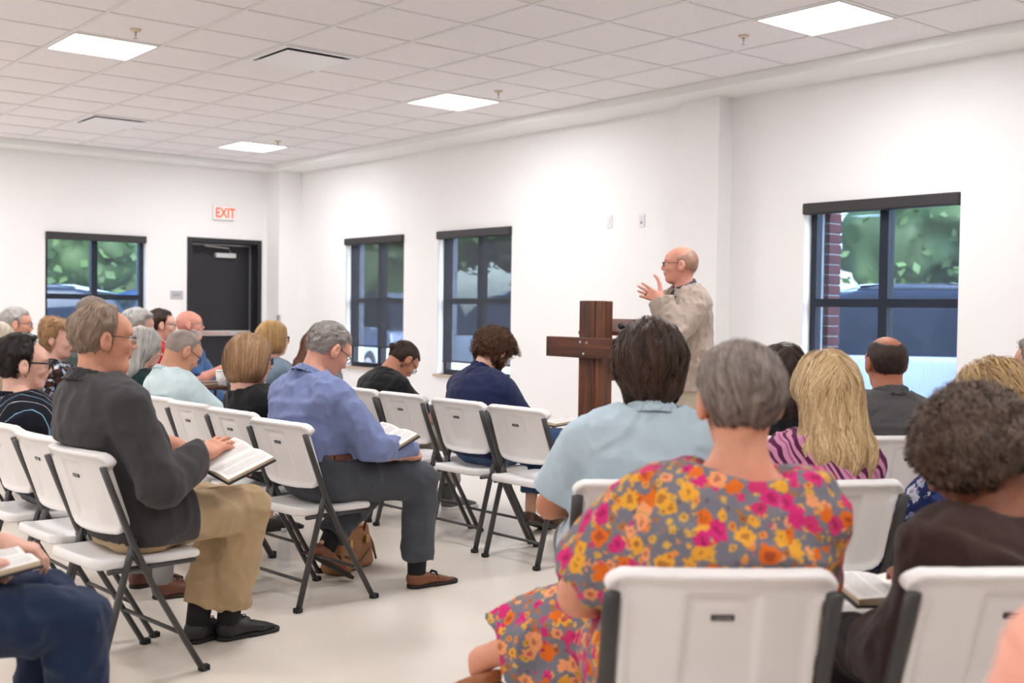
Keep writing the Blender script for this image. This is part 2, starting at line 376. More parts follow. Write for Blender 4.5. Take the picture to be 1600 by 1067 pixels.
def window(n, axis, a0, a1, z0, z1, shade_bottom, lab):
    """frame set .1 deep in the opening; local u along the wall, w into the wall"""
    def P(u, w, z): return (XW+w, u, z) if axis == 'x' else (u, YW+w, z)
    def bx(m, u0, u1, w0, w1, za, zb, bev=0.):
        p, q = P(u0,w0,za), P(u1,w1,zb); return m.box(tuple(map(min,p,q)), tuple(map(max,p,q)), bev)
    t = empty('window_%d' % n, P((a0+a1)/2, 0, 0)); t['kind'] = 'structure'; off = Vector(t.location)
    def put(m, name, ma):
        m.v = [tuple(Vector(v)-off) for v in m.v]; return m.build(name, ma, t)
    f = .05; mid = (a0+a1)/2; zm = 1.41
    fr = MB(); bx(fr,a0,a0+f,.09,.16,z0,z1); bx(fr,a1-f,a1,.09,.16,z0,z1); bx(fr,a0+f,a1-f,.09,.16,z0,z0+f); bx(fr,a0+f,a1-f,.09,.16,z1-f,z1)
    put(fr, 'window_frame', M_black)
    mu = MB(); bx(mu,mid-.035,mid+.035,.085,.165,z0+f,z1-f); put(mu, 'mullion', M_black)
    mu = MB(); bx(mu,a0+f,mid-.035,.088,.162,zm-.03,zm+.03); put(mu, 'transom', M_black)
    mu = MB(); bx(mu,mid+.035,a1-f,.088,.162,zm-.03,zm+.03); put(mu, 'transom', M_black)
    for (p,q) in ((a0+f,mid-.035),(mid+.035,a1-f)):
        for (za,zb) in ((z0+f,zm-.03),(zm+.03,z1-f)):
            g = MB(); bx(g,p,q,.122,.128,za,zb); put(g, 'pane', M_glass)
    s = MB(); bx(s,a0-.04,a1+.04,-.03,.09,z0-.025,z0,.004); put(s, 'window_sill', M_sill)
    # roller shade: a thing that hangs in the opening
    r = empty('roller_shade', P(mid, 0, z1)); tag(r, lab, 'roller shade', 'dark roller shades in the windows'); off2 = Vector(r.location)
    def put2(m, name, ma):
        m.v = [tuple(Vector(v)-off2) for v in m.v]; return m.build(name, ma, r)
    c = MB(); bx(c,a0+.003,a1-.003,-.035,.05,z1-.085,z1-.002,.01); put2(c, 'cassette', M_shadebox)
    fb = MB(); bx(fb,a0+.02,a1-.05 if axis == 'x' else a1-.02,.044,.0445,shade_bottom,z1-.03)
    fb2 = MB()
    u0, u1 = (a0+.012, a1-.045) if axis == 'x' else (a0+.012, a1-.03)
    pts = [P(u0,.044,shade_bottom),P(u1,.044,shade_bottom),P(u1,.044,z1-.04),P(u0,.044,z1-.04)]
    fb2.add(pts, [(0,1,2,3)]); put2(fb2, 'shade_fabric', M_shade2 if n in (2,3) else M_shade)
    h = MB(); bx(h,u0,u1,.038,.050,shade_bottom-.02,shade_bottom,.003); put2(h, 'hem_bar', M_shadebox)
window(1, 'x', *WINR[0], .68, 'see-through dark roller shade on the large window at right')
window(2, 'x', *WINR[1], .78, 'dark roller shade drawn down the second narrow window, behind the curly-haired man')
window(3, 'x', *WINR[2], .885, 'dark roller shade on the narrow window nearest the corner, gap below its hem')
window(4, 'y', 4.02, 5.18, .63, 2.14, .70, 'see-through dark roller shade on the far window left of the exit door')

# ---- exit door
def exit_door():
    d = empty('door_1', (6.185, YW, 0)); d['kind'] = 'structure'; W2 = .495
    f = MB(); t = .055
    f.box((-W2,-.015,0),(-W2+t,.28,2.16)).box((W2-t,-.015,0),(W2,.28,2.16)).box((-W2+t,-.015,2.16-t),(W2-t,.28,2.16))
    f.build('door_frame', M_black, d)
    MB().box((-W2+t,.20,.01),(W2-t,.245,2.16-t)).build('door_leaf', M_blackdoor, d)
    MB().box((-W2+t,.188,2.085),(W2-t,.199,2.098)).box((W2-t-.014,.188,.02),(W2-t,.199,2.085)).build('weather_strip', M_alu, d)
    b = MB().box((-W2+t+.02,.13,.95),(W2-t-.02,.185,1.015),.008).build('panic_bar', mat('bar_steel', (205,200,196), .4, metal=.3), d)
    txt('EMERGENCY EXIT ONLY', .036, mat('red_print', (196,60,66), .6), b, (-.05,.1285,.967), (math.pi/2,0,0))
    c = MB().box((-.06,.12,1.93),(.21,.2,1.99),.012).build('door_closer', mat('closer_silver', (214,214,216), .4, metal=.2), d)
    MB().tube([(.15,.16,1.995),(.10,.10,2.05),(-.20,.15,2.075)], .011, 6, flat=.6).build('closer_arm', M_alu, c)
def txt(s, size, ma, parent, loc, rot, ext=.0006, name='lettering', align='CENTER', bold=0.):
    cu = bpy.data.curves.new(name, 'FONT'); cu.body = s; cu.size = size; cu.align_x = align; cu.extrude = ext; cu.offset = bold; cu.resolution_u = 3
    o = bpy.data.objects.new(name, cu); COL.objects.link(o)
    dg = bpy.context.evaluated_depsgraph_get(); me = bpy.data.meshes.new_from_object(o.evaluated_get(dg)); bpy.data.objects.remove(o, do_unlink=True)
    o = link(name, me, ma, parent, loc); o.rotation_euler = rot; return o
exit_door()
# exit signs
s = empty('exit_sign', (6.15, YW, 2.48)); tag(s, 'white lit exit sign with red letters above the black door', 'exit sign')
MB().box((-.14,-.05,-.09),(.14,0,.09),.01).build('housing', mat('sign_white', (246,243,240), .4), s)
txt('EXIT', .165, emat('exit_red', (238,84,48), .9), s, (.012,-.0505,-.058), (math.pi/2,0,0), .001, bold=.004).scale = (.78,1,1)
s = empty('door_sign', (5.56, YW, 1.45)); tag(s, 'small grey EXIT plaque on the wall left of the door', 'sign')
MB().box((-.08,-.008,-.052),(.08,0,.052),.003).build('plaque', mat('plaque_grey', (190,189,196), .5), s)
txt('EXIT', .045, mat('plaque_text', (70,70,80), .6), s, (0,-.0085,-.016), (math.pi/2,0,0))
# wall plates above the speaker
for (y,z,lab,hole) in ((7.26,2.12,'blank white wall plate above the cross, left of the other plate',False), (6.86,2.11,'white wall plate with small dark jack above the speaker',True)):
    s = empty('wall_plate', (XW, y, z)); tag(s, lab, 'wall plate', 'wall plates')
    MB().box((-.008,-.036,-.058),(0,.036,.058),.003).build('plate', mat('plate_white', (232,230,234), .35), s)
    MB().box((-.011,-.017,-.034),(-.007,.017,.034),.002).build('insert', mat('plate_ins', (225,223,228), .35), s)
    if hole: MB().box((-.0125,-.006,-.026),(-.010,.006,-.006)).build('jack', mat('jack_dark', (90,88,92), .5), s)

# ---- outside: ground, cars, trees
structure(MB().box((-40,YW+.3,-.3),(60,70,-.16)).box((XW+.26,-40,-.3),(70,YW+.3,-.16)).build('parking_ground', M_concrete))
def leaf_tree(name, x, y, h, rad, lab, rgb, n=1500, seed=1, z0=.8):
    rg = np.random.RandomState(seed)
    t = empty(name, (x,y,-.16)); tag(t, lab, 'tree', 'trees outside the windows')
    MB().tube([(0,0,0),(.05,.02,h*.3),(-.05,.05,h*.62)], [.22,.17,.08], 8).build('trunk', mat('bark', (88,72,58), .9, var=.15, bump=.4), t, True)
    k = 14; cl = rg.uniform(-1,1,(k,3))*np.array([rad*.62,rad*.62,(h-z0)*.36])+np.array([0,0,z0+(h-z0)*.5]); rr = rg.uniform(.34,.5,k)*rad
    def fn(p):
        d = ell(p, cl[0], (rr[0],)*3)
        for c,r in zip(cl[1:],rr[1:]): d = np.minimum(d, np.sqrt(((p-c)**2).sum(1))-r)
        return d+(vnoise(p*2.1+seed)-.5)*.9
    V,Q = mesh_sdf(fn, (-rad*1.3,-rad*1.3,0), (rad*1.3,rad*1.3,h+.8), .22)
    p = V[rg.randint(0,len(V),n)]+rg.normal(size=(n,3))*.16
    a = rg.normal(size=(n,3)); a /= np.linalg.norm(a,axis=1)[:,None]; b = np.cross(a, rg.normal(size=(n,3))); b /= np.linalg.norm(b,axis=1)[:,None]; s = rg.uniform(.09,.19,(n,1))
    V2 = np.stack([p-a*s, p+b*s*.6, p+a*s, p-b*s*.6],1).reshape(-1,3); Q2 = np.arange(4*n).reshape(n,4)+len(V)
    tone = np.concatenate([vnoise(V*1.3)*.6, np.repeat(np.clip(rg.rand(n)*.5+vnoise(p*.8)*.6,0,1),4)])
    o = link('crown', np_mesh('crown', np.concatenate([V,V2]), np.concatenate([Q,Q2]), smooth=False, tone=tone), tone_mat('leaf_%d_%d_%d' % rgb, tuple(int(v*.5) for v in rgb), rgb), t)
def tone_mat(name, c0, c1, rough=.6, spec=.3, fine=0., metal=0.):
    """colour between two tones by the mesh's own 'tone' attribute (each leaf or lock of hair its own tone)"""
    if name in MATS: return MATS[name]
    m = bpy.data.materials.new(name); m.use_nodes = True; MATS[name] = m; nt = m.node_tree; N = nt.nodes; L = nt.links; b = N['Principled BSDF']
    b.inputs['Roughness'].default_value = rough; b.inputs['Specular IOR Level'].default_value = spec
    at = N.new('ShaderNodeAttribute'); at.attribute_name = 'tone'; mx = N.new('ShaderNodeMix'); mx.data_type = 'RGBA'
    mx.inputs[6].default_value = lin(c0)+(1,); mx.inputs[7].default_value = lin(c1)+(1,)
    L.new(at.outputs['Fac'], mx.inputs[0]); L.new(mx.outputs[2], b.inputs['Base Color']); return m
TREES = [(27,-1,9,3.2,(150,168,96)),(26,7,8,3.0,(158,176,96)),(27,14.5,10,3.2,(120,146,88)),(20,20,7.5,2.6,(134,156,92)),(24,27,9,3.4,(118,142,84)),(17,27,9,3.0,(110,136,80)),
         (12,34,9,3.2,(132,154,90)),(5,33,9,3.2,(120,146,86)),(-2,36,9,3.2,(126,150,90)),(18,35,8,2.8,(140,160,96)),(8.4,27,6,2.2,(112,138,78))]
TL = ['tall tree beyond the car, seen at the right edge of the large window', 'yellow-green tree seen through the large window', 'tree seen at the left of the large window', 'tree seen through the right pane of the second narrow window',
      'tree behind the second narrow window shade', 'dark tree behind the narrow window nearest the corner', 'tree seen in the right pane of the far window', 'tree seen in the left pane of the far window', 'tree at the left edge outside the far window',
      'tree behind the exit door wall, hidden from the room', 'low bushy tree outside the far window']
for k,((x,y,h,r,c),lb) in enumerate(zip(TREES,TL)): leaf_tree('tree', x, y, h, r, lb, c, 2600, k+3)
def car(x, y, rz, rgb, lab, name='car'):
    t = empty(name, (x,y,-.16), rz); t.scale = (1.06,1.06,1.06); tag(t, lab, 'car', 'cars parked outside')
    paint = mat('car_paint_%d_%d_%d' % rgb, rgb, .22, metal=.35, spec=.6); gl = mat('car_glass', (24,30,40), .06, spec=.6); ti = mat('car_tyre', (28,28,30), .8)
    low = [(-2.25,.45),(-2.3,.75),(-2.2,1.0),(-1.3,1.06),(1.0,1.02),(2.0,.90),(2.28,.72),(2.3,.42),(1.9,.28),(-1.9,.28)]
    def loft(prof, w0, w1, zm, name, ma, par):
        bm = bmesh.new(); rows = []
        for s,w in ((-1,1),(1,1)):
            rows.append([bm.verts.new((px, s*(w0+(w1-w0)*max(0,(pz-zm))), pz)) for px,pz in prof])
        n = len(prof)
        bm.faces.new(rows[0]); bm.faces.new(rows[1][::-1])
        for i in range(n): bm.faces.new((rows[0][i],rows[1][i],rows[1][(i+1)%n],rows[0][(i+1)%n]))
        bmesh.ops.recalc_face_normals(bm, faces=bm.faces[:]); bmesh.ops.bevel(bm, geom=bm.edges[:], offset=.06, segments=3, affect='EDGES', profile=.6)
        me = bpy.data.meshes.new(name); bm.to_mesh(me); bm.free(); me.shade_smooth(); return link(name, me, ma, par)
    loft(low, .90, .86, .6, 'body', paint, t)
    loft([(-2.1,1.0),(-1.75,1.5),(-1.2,1.62),(-.1,1.62),(.35,1.52),(1.05,1.0)], .80, .62, 1.0, 'cabin', gl, t)
    r = loft([(-1.8,1.56),(-1.2,1.68),(-.1,1.68),(.4,1.56),(-.1,1.60),(-1.2,1.60)], .62, .56, 1.5, 'roof', paint, t)
    for sx in (-1.4,1.42):
        for sy in (-1,1):
            wv = MB(); prof = [(.0,-.1),(.2,-.1),(.31,-.09),(.33,-.05),(.33,.05),(.31,.09),(.2,.1),(.0,.1)]
            wv.lathe(prof, n=24); wv.v = [(sx+v[0], sy*.82+v[2], .33+v[1]) for v in wv.v]; w = wv.build('wheel', ti, t, True)
            hb = MB(); hb.lathe([(.0,.0),(.19,.0),(.19,.012),(.0,.02)], n=16); hb.v = [(sx+v[0], sy*(.925+v[2]), .33+v[1]) for v in hb.v]; hb.build('rim', M_alu, w)
    for sy in (-1,1):
        MB().sphere((2.2,sy*.66,.72),(.1,.16,.08)).build('headlight', mat('lamp_glass', (235,238,242), .1), t, True)
        MB().sphere((-2.2,sy*.70,.80),(.08,.12,.09)).build('tail_light', mat('tail_red', (150,30,30), .2), t, True)
        MB().sphere((.78,sy*.97,1.06),(.05,.10,.055)).build('mirror', paint, t, True)
car(10.1, 6.5, math.radians(98), (214,220,228), 'silver car parked close outside the large window')
car(11.2, 13.2, math.radians(98), (206,210,216), 'pale car parked outside the second narrow window')
car(12.6, 19.4, math.radians(80), (170,182,200), 'car seen through the narrow window nearest the corner')
car(4.7, 18.6, math.radians(170), (232,236,240), 'white car parked outside the far window at left')
car(8.4, 21.6, math.radians(186), (58,88,150), 'blue car parked outside the far window at right')
# brick jamb outside the large window
M_brick = mat('brick_red', (116,62,56), .85, var=.18, scale=14, bump=.3, bscale=80); M_mortar = mat('mortar', (170,164,156), .9)
bw = structure(MB().box((XW+.26,5.14,-.1),(XW+.40,5.6,2.6)).build('wall_brick_pier', M_mortar))
bmesh_ = [MB().box((-.004,-.1,-.034),(.148,.1,.034),.004).mesh('brick'), MB().box((-.004,-.05,-.034),(.148,.05,.034),.004).mesh('brick')]
for b_ in bmesh_: b_.materials.append(M_brick)
for k in range(33):
    z = -.05+k*.078; y = 5.135
    for q,L_ in enumerate(([.2,.2] if k%2 else [.1,.2,.1])):
        o = bpy.data.objects.new('brick', bmesh_[0 if L_ == .2 else 1]); COL.objects.link(o); o.parent = bw; o.location = (XW+.262, y+L_/2, z); y += L_+.01
# ================================================================== folding chairs
M_plastic = mat('chair_plastic', (240,236,234), .42, var=.012, scale=6, bump=.05, bscale=300, spec=.45)
M_steel = mat('chair_steel', (70,69,70), .42, metal=.25, var=.05, scale=10)
M_foot = mat('foot_cap', (25,25,26), .7)
def back_sdf(p):
    # local: y across, z up the panel (0..0.31), x: front +, back -
    y = p[:,1]; z = p[:,2]
    x = p[:,0]-.8*y*y                       # wraps forward at the sides
    hz = np.clip((z-.225)/.035,0,1); hw = .204+.036*hz*hz*(3-2*hz); top = .31-.40*y*y
    # 2-D outline (rounded trapezoid)
    r = .05
    qx = np.abs(y)-(hw-r); qz0 = np.maximum(z-(top-r), (r*.8)-z)
    d2 = np.sqrt(np.maximum(qx,0)**2+np.maximum(qz0,0)**2)+np.minimum(np.maximum(qx,qz0),0)-r
    edge = np.clip(1+d2/.034, 0, 1); edge = edge*edge*(3-2*edge)
    back = -.015-.015*edge; front = .013+.002*edge
    # recessed panel and hand slot on the back
    rx = np.clip((.075+.02*(.25-z)-np.abs(y))/.010, 0, 1)*np.clip((.262-z)/.006, 0, 1)*np.clip((z-.02)/.05, 0, 1)
    slot = np.clip((.055-np.abs(y))/.008, 0, 1)*np.clip((.0125-np.abs(z-.246))/.005, 0, 1)
    back = back+.010*rx+.004*slot
    mid = (back+front)/2; th = (front-back)/2
    dx = np.abs(x-mid)-th
    return smax(dx*.8, d2, .014)
def seat_sdf(p):
    x = p[:,0]; y = p[:,1]; z = p[:,2]
    hw = .192+.012*(x+.2)/.4; r = .05
    qx = np.abs(y)-(hw-r); qz = np.abs(x-.01)-(.205-r)
    d2 = np.sqrt(np.maximum(qx,0)**2+np.maximum(qz,0)**2)+np.minimum(np.maximum(qx,qz),0)-r
    dish = -.012*np.exp(-((x+.03)/.13)**2-(y/.13)**2)+.010*np.clip((-x-.10)/.10,0,1)**2-.010*np.clip((x-.12)/.09,0,1)**2
    edge = np.clip(1+d2/.03, 0, 1)
    topz = .448+dish; bot = .425-.018*edge
    mid = (topz+bot)/2; th = (topz-bot)/2
    return smax(np.abs(z-mid)-th, d2, .016)
CH = {}
def chair_meshes():
    V,Q = mesh_sdf(back_sdf, (-.05,-.26,-.01), (.08,.26,.33), .0075)
    a = math.radians(-19); c, s = math.cos(a), math.sin(a)
    def place(V):                       # tilt back and lift
        X = V[:,0]*c+V[:,2]*s-.105; Z = -V[:,0]*s+V[:,2]*c+.535; return np.stack([X, V[:,1], Z], 1)
    CH['backrest'] = np_mesh('backrest', place(V), Q); CH['backrest'].materials.append(M_plastic)
    lp = MB().box((-.0085,-.0235,.196),(-.0040,.0235,.209),.0015); lp.v = [tuple(q) for q in place(np.array(lp.v))]
    CH['logo_plate'] = lp.mesh('logo_plate'); CH['logo_plate'].materials.append(mat('logo_dark', (44,42,46), .4))
    V,Q = mesh_sdf(seat_sdf, (-.22,-.22,.39), (.23,.22,.47), .0075)
    CH['seat'] = np_mesh('seat', V, Q); CH['seat'].materials.append(M_plastic)
    for sd,nm in ((1,'l'),(-1,'r')):
        y = .222*sd
        CH['front_leg'+nm] = MB().tube([(-.185,y,.775),(-.148,y,.68),(-.075,y,.50),(.0,y,.345),(.20,y,.0)], .0185, 10, flat=.56, up=(0,1,0)).mesh('leg', True)
        y2 = .200*sd
        CH['rear_leg'+nm] = MB().tube([(-.058,y2,.515),(-.08,y2,.44),(-.20,y2,.0)], .0185, 10, flat=.56, up=(0,1,0)).mesh('leg', True)
        CH['cap_f'+nm] = MB().box((.183,y-.014,0),(.221,y+.014,.022),.004).mesh('foot_cap'); CH['cap_r'+nm] = MB().box((-.218,y2-.014,0),(-.182,y2+.014,.022),.004).mesh('foot_cap')
        CH['rail'+nm] = MB().tube([(-.15,.188*sd,.405),(.18,.188*sd,.405)], .013, 8, flat=.7, up=(0,1,0)).mesh('seat_rail', True)
        CH['bracket'+nm] = MB().tube([(-.078,.212*sd,.475),(-.05,.214*sd,.425),(-.03,.214*sd,.405),(.02,.212*sd,.412)], .011, 8, flat=.5, up=(0,1,0)).mesh('hinge_bracket', True)
        for k,(x,z) in enumerate(((-.068,.48),(-.03,.408))):
            CH['rivet%d'%k+nm] = MB().sphere((x,.226*sd,z),(.006,.006,.006),8,4).mesh('rivet', True); CH['rivet%d'%k+nm].materials.append(M_alu)
        for k in ('front_leg','rear_leg','rail','bracket'): CH[k+nm].materials.append(M_steel)
        for k in ('cap_f','cap_r'): CH[k+nm].materials.append(M_foot)
    CH['bar_f'] = MB().tube([(.11,-.222,.155),(.11,.222,.155)], .008, 8).mesh('crossbar', True); CH['bar_f'].materials.append(M_steel)
    CH['bar_r'] = MB().tube([(-.165,-.200,.13),(-.165,.200,.13)], .008, 8).mesh('crossbar', True); CH['bar_r'].materials.append(M_steel)
    o = txt('LIFETIME', .0095, None, None, (0,0,0), (0,0,0), .0003); me = o.data; bpy.data.objects.remove(o)
    v = np.empty(len(me.vertices)*3, np.float32); me.vertices.foreach_get('co', v); v = v.reshape(-1,3)
    W = place(np.stack([-.0088-v[:,2], -v[:,0], .1995+v[:,1]], 1)); me.vertices.foreach_set('co', W.astype(np.float32).ravel())
    me.materials.clear(); me.materials.append(mat('logo_print', (190,186,184), .5)); CH['letter'] = me
chair_meshes()
def chair(x, y, deg, lab, name='folding_chair'):
    t = empty(name, (x,y,0), math.radians(deg)); tag(t, lab, 'chair', 'white folding chairs')
    def ob(n, k, par=t):
        o = bpy.data.objects.new(n, CH[k]); COL.objects.link(o); o.parent = par; return o
    b = ob('backrest','backrest'); lg = ob('logo_plate','logo_plate',b); ob('seat','seat')
    ob('lettering','letter',b)
    for nm in 'lr':
        a = ob('leg','front_leg'+nm); ob('foot_cap','cap_f'+nm,a); a = ob('leg','rear_leg'+nm); ob('foot_cap','cap_r'+nm,a)
        ob('seat_rail','rail'+nm); h = ob('hinge_bracket','bracket'+nm); ob('rivet','rivet0'+nm,h); ob('rivet','rivet1'+nm,h)
    ob('crossbar','bar_f'); ob('crossbar','bar_r')
    return t
CHAIRS = dict(
 A=(1.515,4.065,6,'white folding chair under the man in the charcoal blazer'),
 A2=(1.54,4.58,4,'empty white folding chair at left edge, left of the blazer man'),
 A3=(1.54,5.12,2,'white folding chair under the man in the dark striped shirt'),
 B=(2.567,4.574,6,'white folding chair under the man in the blue dress shirt'),
 C=(2.62,5.16,4,'white folding chair under the woman with the brown bob'),
 D=(2.62,5.66,4,'empty white folding chair between the bob-haired woman and the pale green shirt man'),
 E_=(2.62,6.14,4,'white folding chair under the man in the pale green shirt'),
 EE=(3.94,4.56,3,'empty white folding chair with a clear seat beside the navy shirt man, nearest the aisle'),
 N=(3.94,5.08,3,'white folding chair under the curly-haired man in navy'),
 K1=(3.94,5.64,3,'empty white folding chair between the navy shirt man and the black shirt man'),
 K2=(3.94,6.16,3,'white folding chair under the man in black with a hair bun'),
 LB=(2.58,2.50,55,'white folding chair under the man in the light blue polo'),
 FL=(1.85,1.592,52,'white folding chair under the woman in the floral dress, front and centre'),
 BR=(2.33,1.26,58,'white folding chair under the woman with curly grey-brown hair, at lower right'),
 BL=(3.03,2.18,62,'white folding chair under the long-haired blonde woman'),
 NV=(3.50,1.86,72,'white folding chair right of the blonde woman, behind the curly-haired woman'),
 GP=(4.38,2.74,58,'white folding chair under the balding man in grey'),
 F1=(3.8, 7.42, 4, 'white folding chair under the blonde woman near the corner'),
 F2=(3.86, 6.8, 4, 'white folding chair under the woman with curly auburn hair'),
 F3=(3.84, 8.95, -6, 'white folding chair under the bald man in the blue polo'),
 F4=(3.38, 8.68, -4, 'white folding chair under the man in the red shirt'),
 F5=(2.86, 7.62, 2, 'white folding chair under the person with wavy silver hair'),
 F6=(2.6, 6.66, 2, 'white folding chair under the woman with long silver hair'),
 F7=(2.28, 7.48, -4, 'white folding chair under the woman resting chin on fist'),
 F8=(2.4, 8.8, 0, 'white folding chair under the older man by the far wall'),
 F9=(3.02, 9.22, 2, 'white folding chair in front of the far window'),
 F10=(1.92, 8.0, 2, 'white folding chair under the white-haired person at the left edge'),
 F11=(0.5, 3.1, 2, 'white folding chair under the person in jeans at lower left'),
 F12=(3.94, 3.01, 56, 'white folding chair under the woman with long dark hair'),
 F14=(1.163,.316,50,'white folding chair under the person in coral, beside the camera'),
 F13=(4.8, 2.2, 62, 'white folding chair under the man at the right edge'),
)
for k,(x,y,d,lab) in CHAIRS.items(): chair(x,y,d,lab)
# ================================================================== people
def pick(p, c, r): return ((p-c)**2).sum(1) < r*r
def masked(fn, c, r):
    """evaluate fn only near c; far points get a safe lower bound"""
    c = np.asarray(c, float)
    def g(p):
        q_ = p-c.astype(p.dtype); d = np.sqrt(np.einsum('ij,ij->i',q_,q_))-r+.03
        m = d < .03
        out = np.maximum(d, .02)
        if m.any(): out[m] = fn(p[m])
        return out
    return g
def skull(q, f=1.):
    """head without ears and features; head frame: x face, y left, z up, origin between the ears"""
    d = ell(q, (-.014,0,.034), (.098,.076,.084))
    d = smin(d, ell(q, (-.045,0,.012), (.062,.070,.075)), .03)
    d = smin(d, ell(q, (.028,0,-.040), (.056,.058*f,.074)), .035)
    d = smin(d, ell(q, (.052,0,-.088), (.032,.034*f,.026)), .03)
    d = smin(d, ell(q, (.066,0,.032), (.026,.055,.038)), .03)
    return d
def head_sdf(q, o):
    f = o.get('jaw',1.)
    d = skull(q, f)
    for s in (-1,1):
        d = smin(d, ell(q, (.062,s*.040,-.022), (.026,.022,.022)), .02)                   # cheek
        d = smin(d, cap(q, (.083,s*.014,.030), (.074,s*.050,.028), .010, .008), .014)       # brow
        d = smax(d, -ell(q, (.092,s*.033,.008), (.017,.019,.013)), .014)                    # socket
    d = smin(d, cap(q, (.088,0,.014), (.106,0,-.022), .0075, .0115), .012)                  # nose
    for s in (-1,1): d = smin(d, ell(q, (.097,s*.011,-.027), (.011,.009,.008)), .008)
    d = smin(d, ell(q, (.083,0,-.048), (.016,.026,.020)), .012)                             # muzzle
    d = smin(d, cap(q, (.092,-.016,-.049), (.092,.016,-.049), .0048), .005)
    d = smin(d, cap(q, (.090,-.015,-.060), (.090,.015,-.060), .0056), .005)
    d = smax(d, -ell(q, (.102,0,-.0545), (.014,.022,.0022)), .004)
    for s in (-1,1):                                                                       # ears
        e = ell(q, (-.014,s*.083,-.004), (.021,.014,.033))
        e = smin(e, ell(q, (-.006,s*.080,-.029), (.010,.009,.012)), .01)
        e = smax(e, -ell(q, (-.009,s*.097,.000), (.010,.010,.019)), .006)
        d = smin(d, e, .006)
    if o.get('chin2'): d = smin(d, ell(q, (.03,0,-.105), (.055,.055,.035)), .03)
    return d
def hand_sdf(q, sgn, curl, spread=.06, thumb=.6):
    """q in hand frame: x to the fingers, y to the thumb side (times sgn), z back of hand"""
    q = q*np.array([1,sgn,1],q.dtype)
    d = sbox(q, (.048,.0,0), (.046,.039,.0135), .013)
    d = smin(d, cap(q, (-.01,0,0), (.03,0,0), .026, .030, (0,1,0), .72), .02)
    cs = curl if isinstance(curl,(list,tuple)) else [curl]*4
    for k,(y,L) in enumerate(((.031,.070),(.0105,.079),(-.0105,.073),(-.030,.058))):
        a = np.array([.088-.006*abs(k-1),y,.0]); ang = 0.; c = math.radians(cs[k]); sp = spread*(1.5-k)
        for seg,(fr,r1,r2) in enumerate(((.46,.0098,.0090),(.30,.0090,.0082),(.24,.0082,.0066))):
            ang += c*(.8,1.0,.7)[seg]
            b = a+L*fr*np.array([math.cos(ang)*math.cos(sp), math.cos(ang)*math.sin(sp), -math.sin(ang)])
            d = smin(d, cap(q, a, b, r1, r2), .007 if seg == 0 else .004); a = b
    a = np.array([.012,.030,-.006]); b = a+np.array([.030,.026*thumb*1.4,-.012]); c = b+np.array([.030,.020*thumb,-.006]); e = c+np.array([.024,.006*thumb,-.004])
    d = smin(d, cap(q,a,b,.0165,.0125), .012); d = smin(d, cap(q,b,c,.0115,.010), .006); d = smin(d, cap(q,c,e,.010,.0075), .005)
    return d
def ik(S, T, l1, l2, pole):
    v = T-S; D = np.linalg.norm(v); D2 = min(D, (l1+l2)*.995); u = v/D; T = S+u*D2
    a = (l1*l1-l2*l2+D2*D2)/(2*D2); h = math.sqrt(max(l1*l1-a*a, 1e-6))
    w = np.asarray(pole, float); w = w-u*(w@u); w = w/np.linalg.norm(w)
    return S+u*a+w*h, T
def rotm(yaw, pitch, roll):
    """head turn: yaw to the left, pitch down, roll to the left shoulder (degrees)"""
    y,p,r = map(math.radians,(yaw,pitch,roll))
    Ry = np.array([[math.cos(y),-math.sin(y),0],[math.sin(y),math.cos(y),0],[0,0,1]])
    Rp = np.array([[math.cos(p),0,math.sin(p)],[0,1,0],[-math.sin(p),0,math.cos(p)]])
    Rr = np.array([[1,0,0],[0,math.cos(r),math.sin(r)],[0,-math.sin(r),math.cos(r)]])
    return Ry@Rp@Rr
def strands(fn, V, flow, rng, n, steps, step, lift, width, wav=0., wl=.05, keep=None, curl=0., jitter=.16):
    """ribbons of hair that run over the hair volume fn from random points of its surface"""
    if len(V) == 0 or n == 0: return np.zeros((0,3)), np.zeros((0,4),int), np.zeros(0)
    p = V[rng.randint(0,len(V),n)]+rng.normal(size=(n,3))*.002
    def grad(p):
        e = .004; g = np.stack([fn(p+np.eye(3)[k]*e)-fn(p-np.eye(3)[k]*e) for k in range(3)],1); return g/(np.linalg.norm(g,axis=1)[:,None]+1e-9)
    jit = rng.normal(size=(n,3))*jitter; ph = vnoise(p*np.array([12,12,3]))*6+rng.rand(n)*.4; pts = []; wid = []
    lf = lift*rng.uniform(.3,1.6,n)
    tone = np.clip(.5+.42*(vnoise(p*np.array([60,60,30]))-.5)*2*.7+rng.normal(size=n)*.16, 0, 1)
    L = step*rng.uniform(.7,1.3,n)
    for k in range(steps+1):
        g = grad(p); d = fn(p); p = p-g*(d-lf)[:,None]
        f = flow(p)+jit; f = f-g*(f*g).sum(1)[:,None]; f /= np.linalg.norm(f,axis=1)[:,None]+1e-9
        w = np.cross(f,g)
        if wav: 
            s = np.sin(ph+k*step/wl*6.28); pp = p+w*(wav*s)[:,None]
        else: pp = p
        if curl:
            a = ph+k*1.9; pp = p+(w*np.cos(a)[:,None]+g*(np.sin(a)+.6)[:,None])*curl
        pts.append(pp); wid.append(w); p = p+f*L[:,None]
    P = np.stack(pts,1); W = np.stack(wid,1)
    tp = np.linspace(1,.35,steps+1); tp[0] = .6
    A = P-W*(width*tp)[None,:,None]; B = P+W*(width*tp)[None,:,None]
    Vv = np.stack([A,B],2).reshape(-1,3)
    base = (np.arange(n)*(steps+1)*2)[:,None]; k = np.arange(steps)[None]*2
    i = base+k; Q = np.stack([i,i+1,i+3,i+2],-1).reshape(-1,4)
    return Vv, Q, np.repeat(tone,(steps+1)*2)

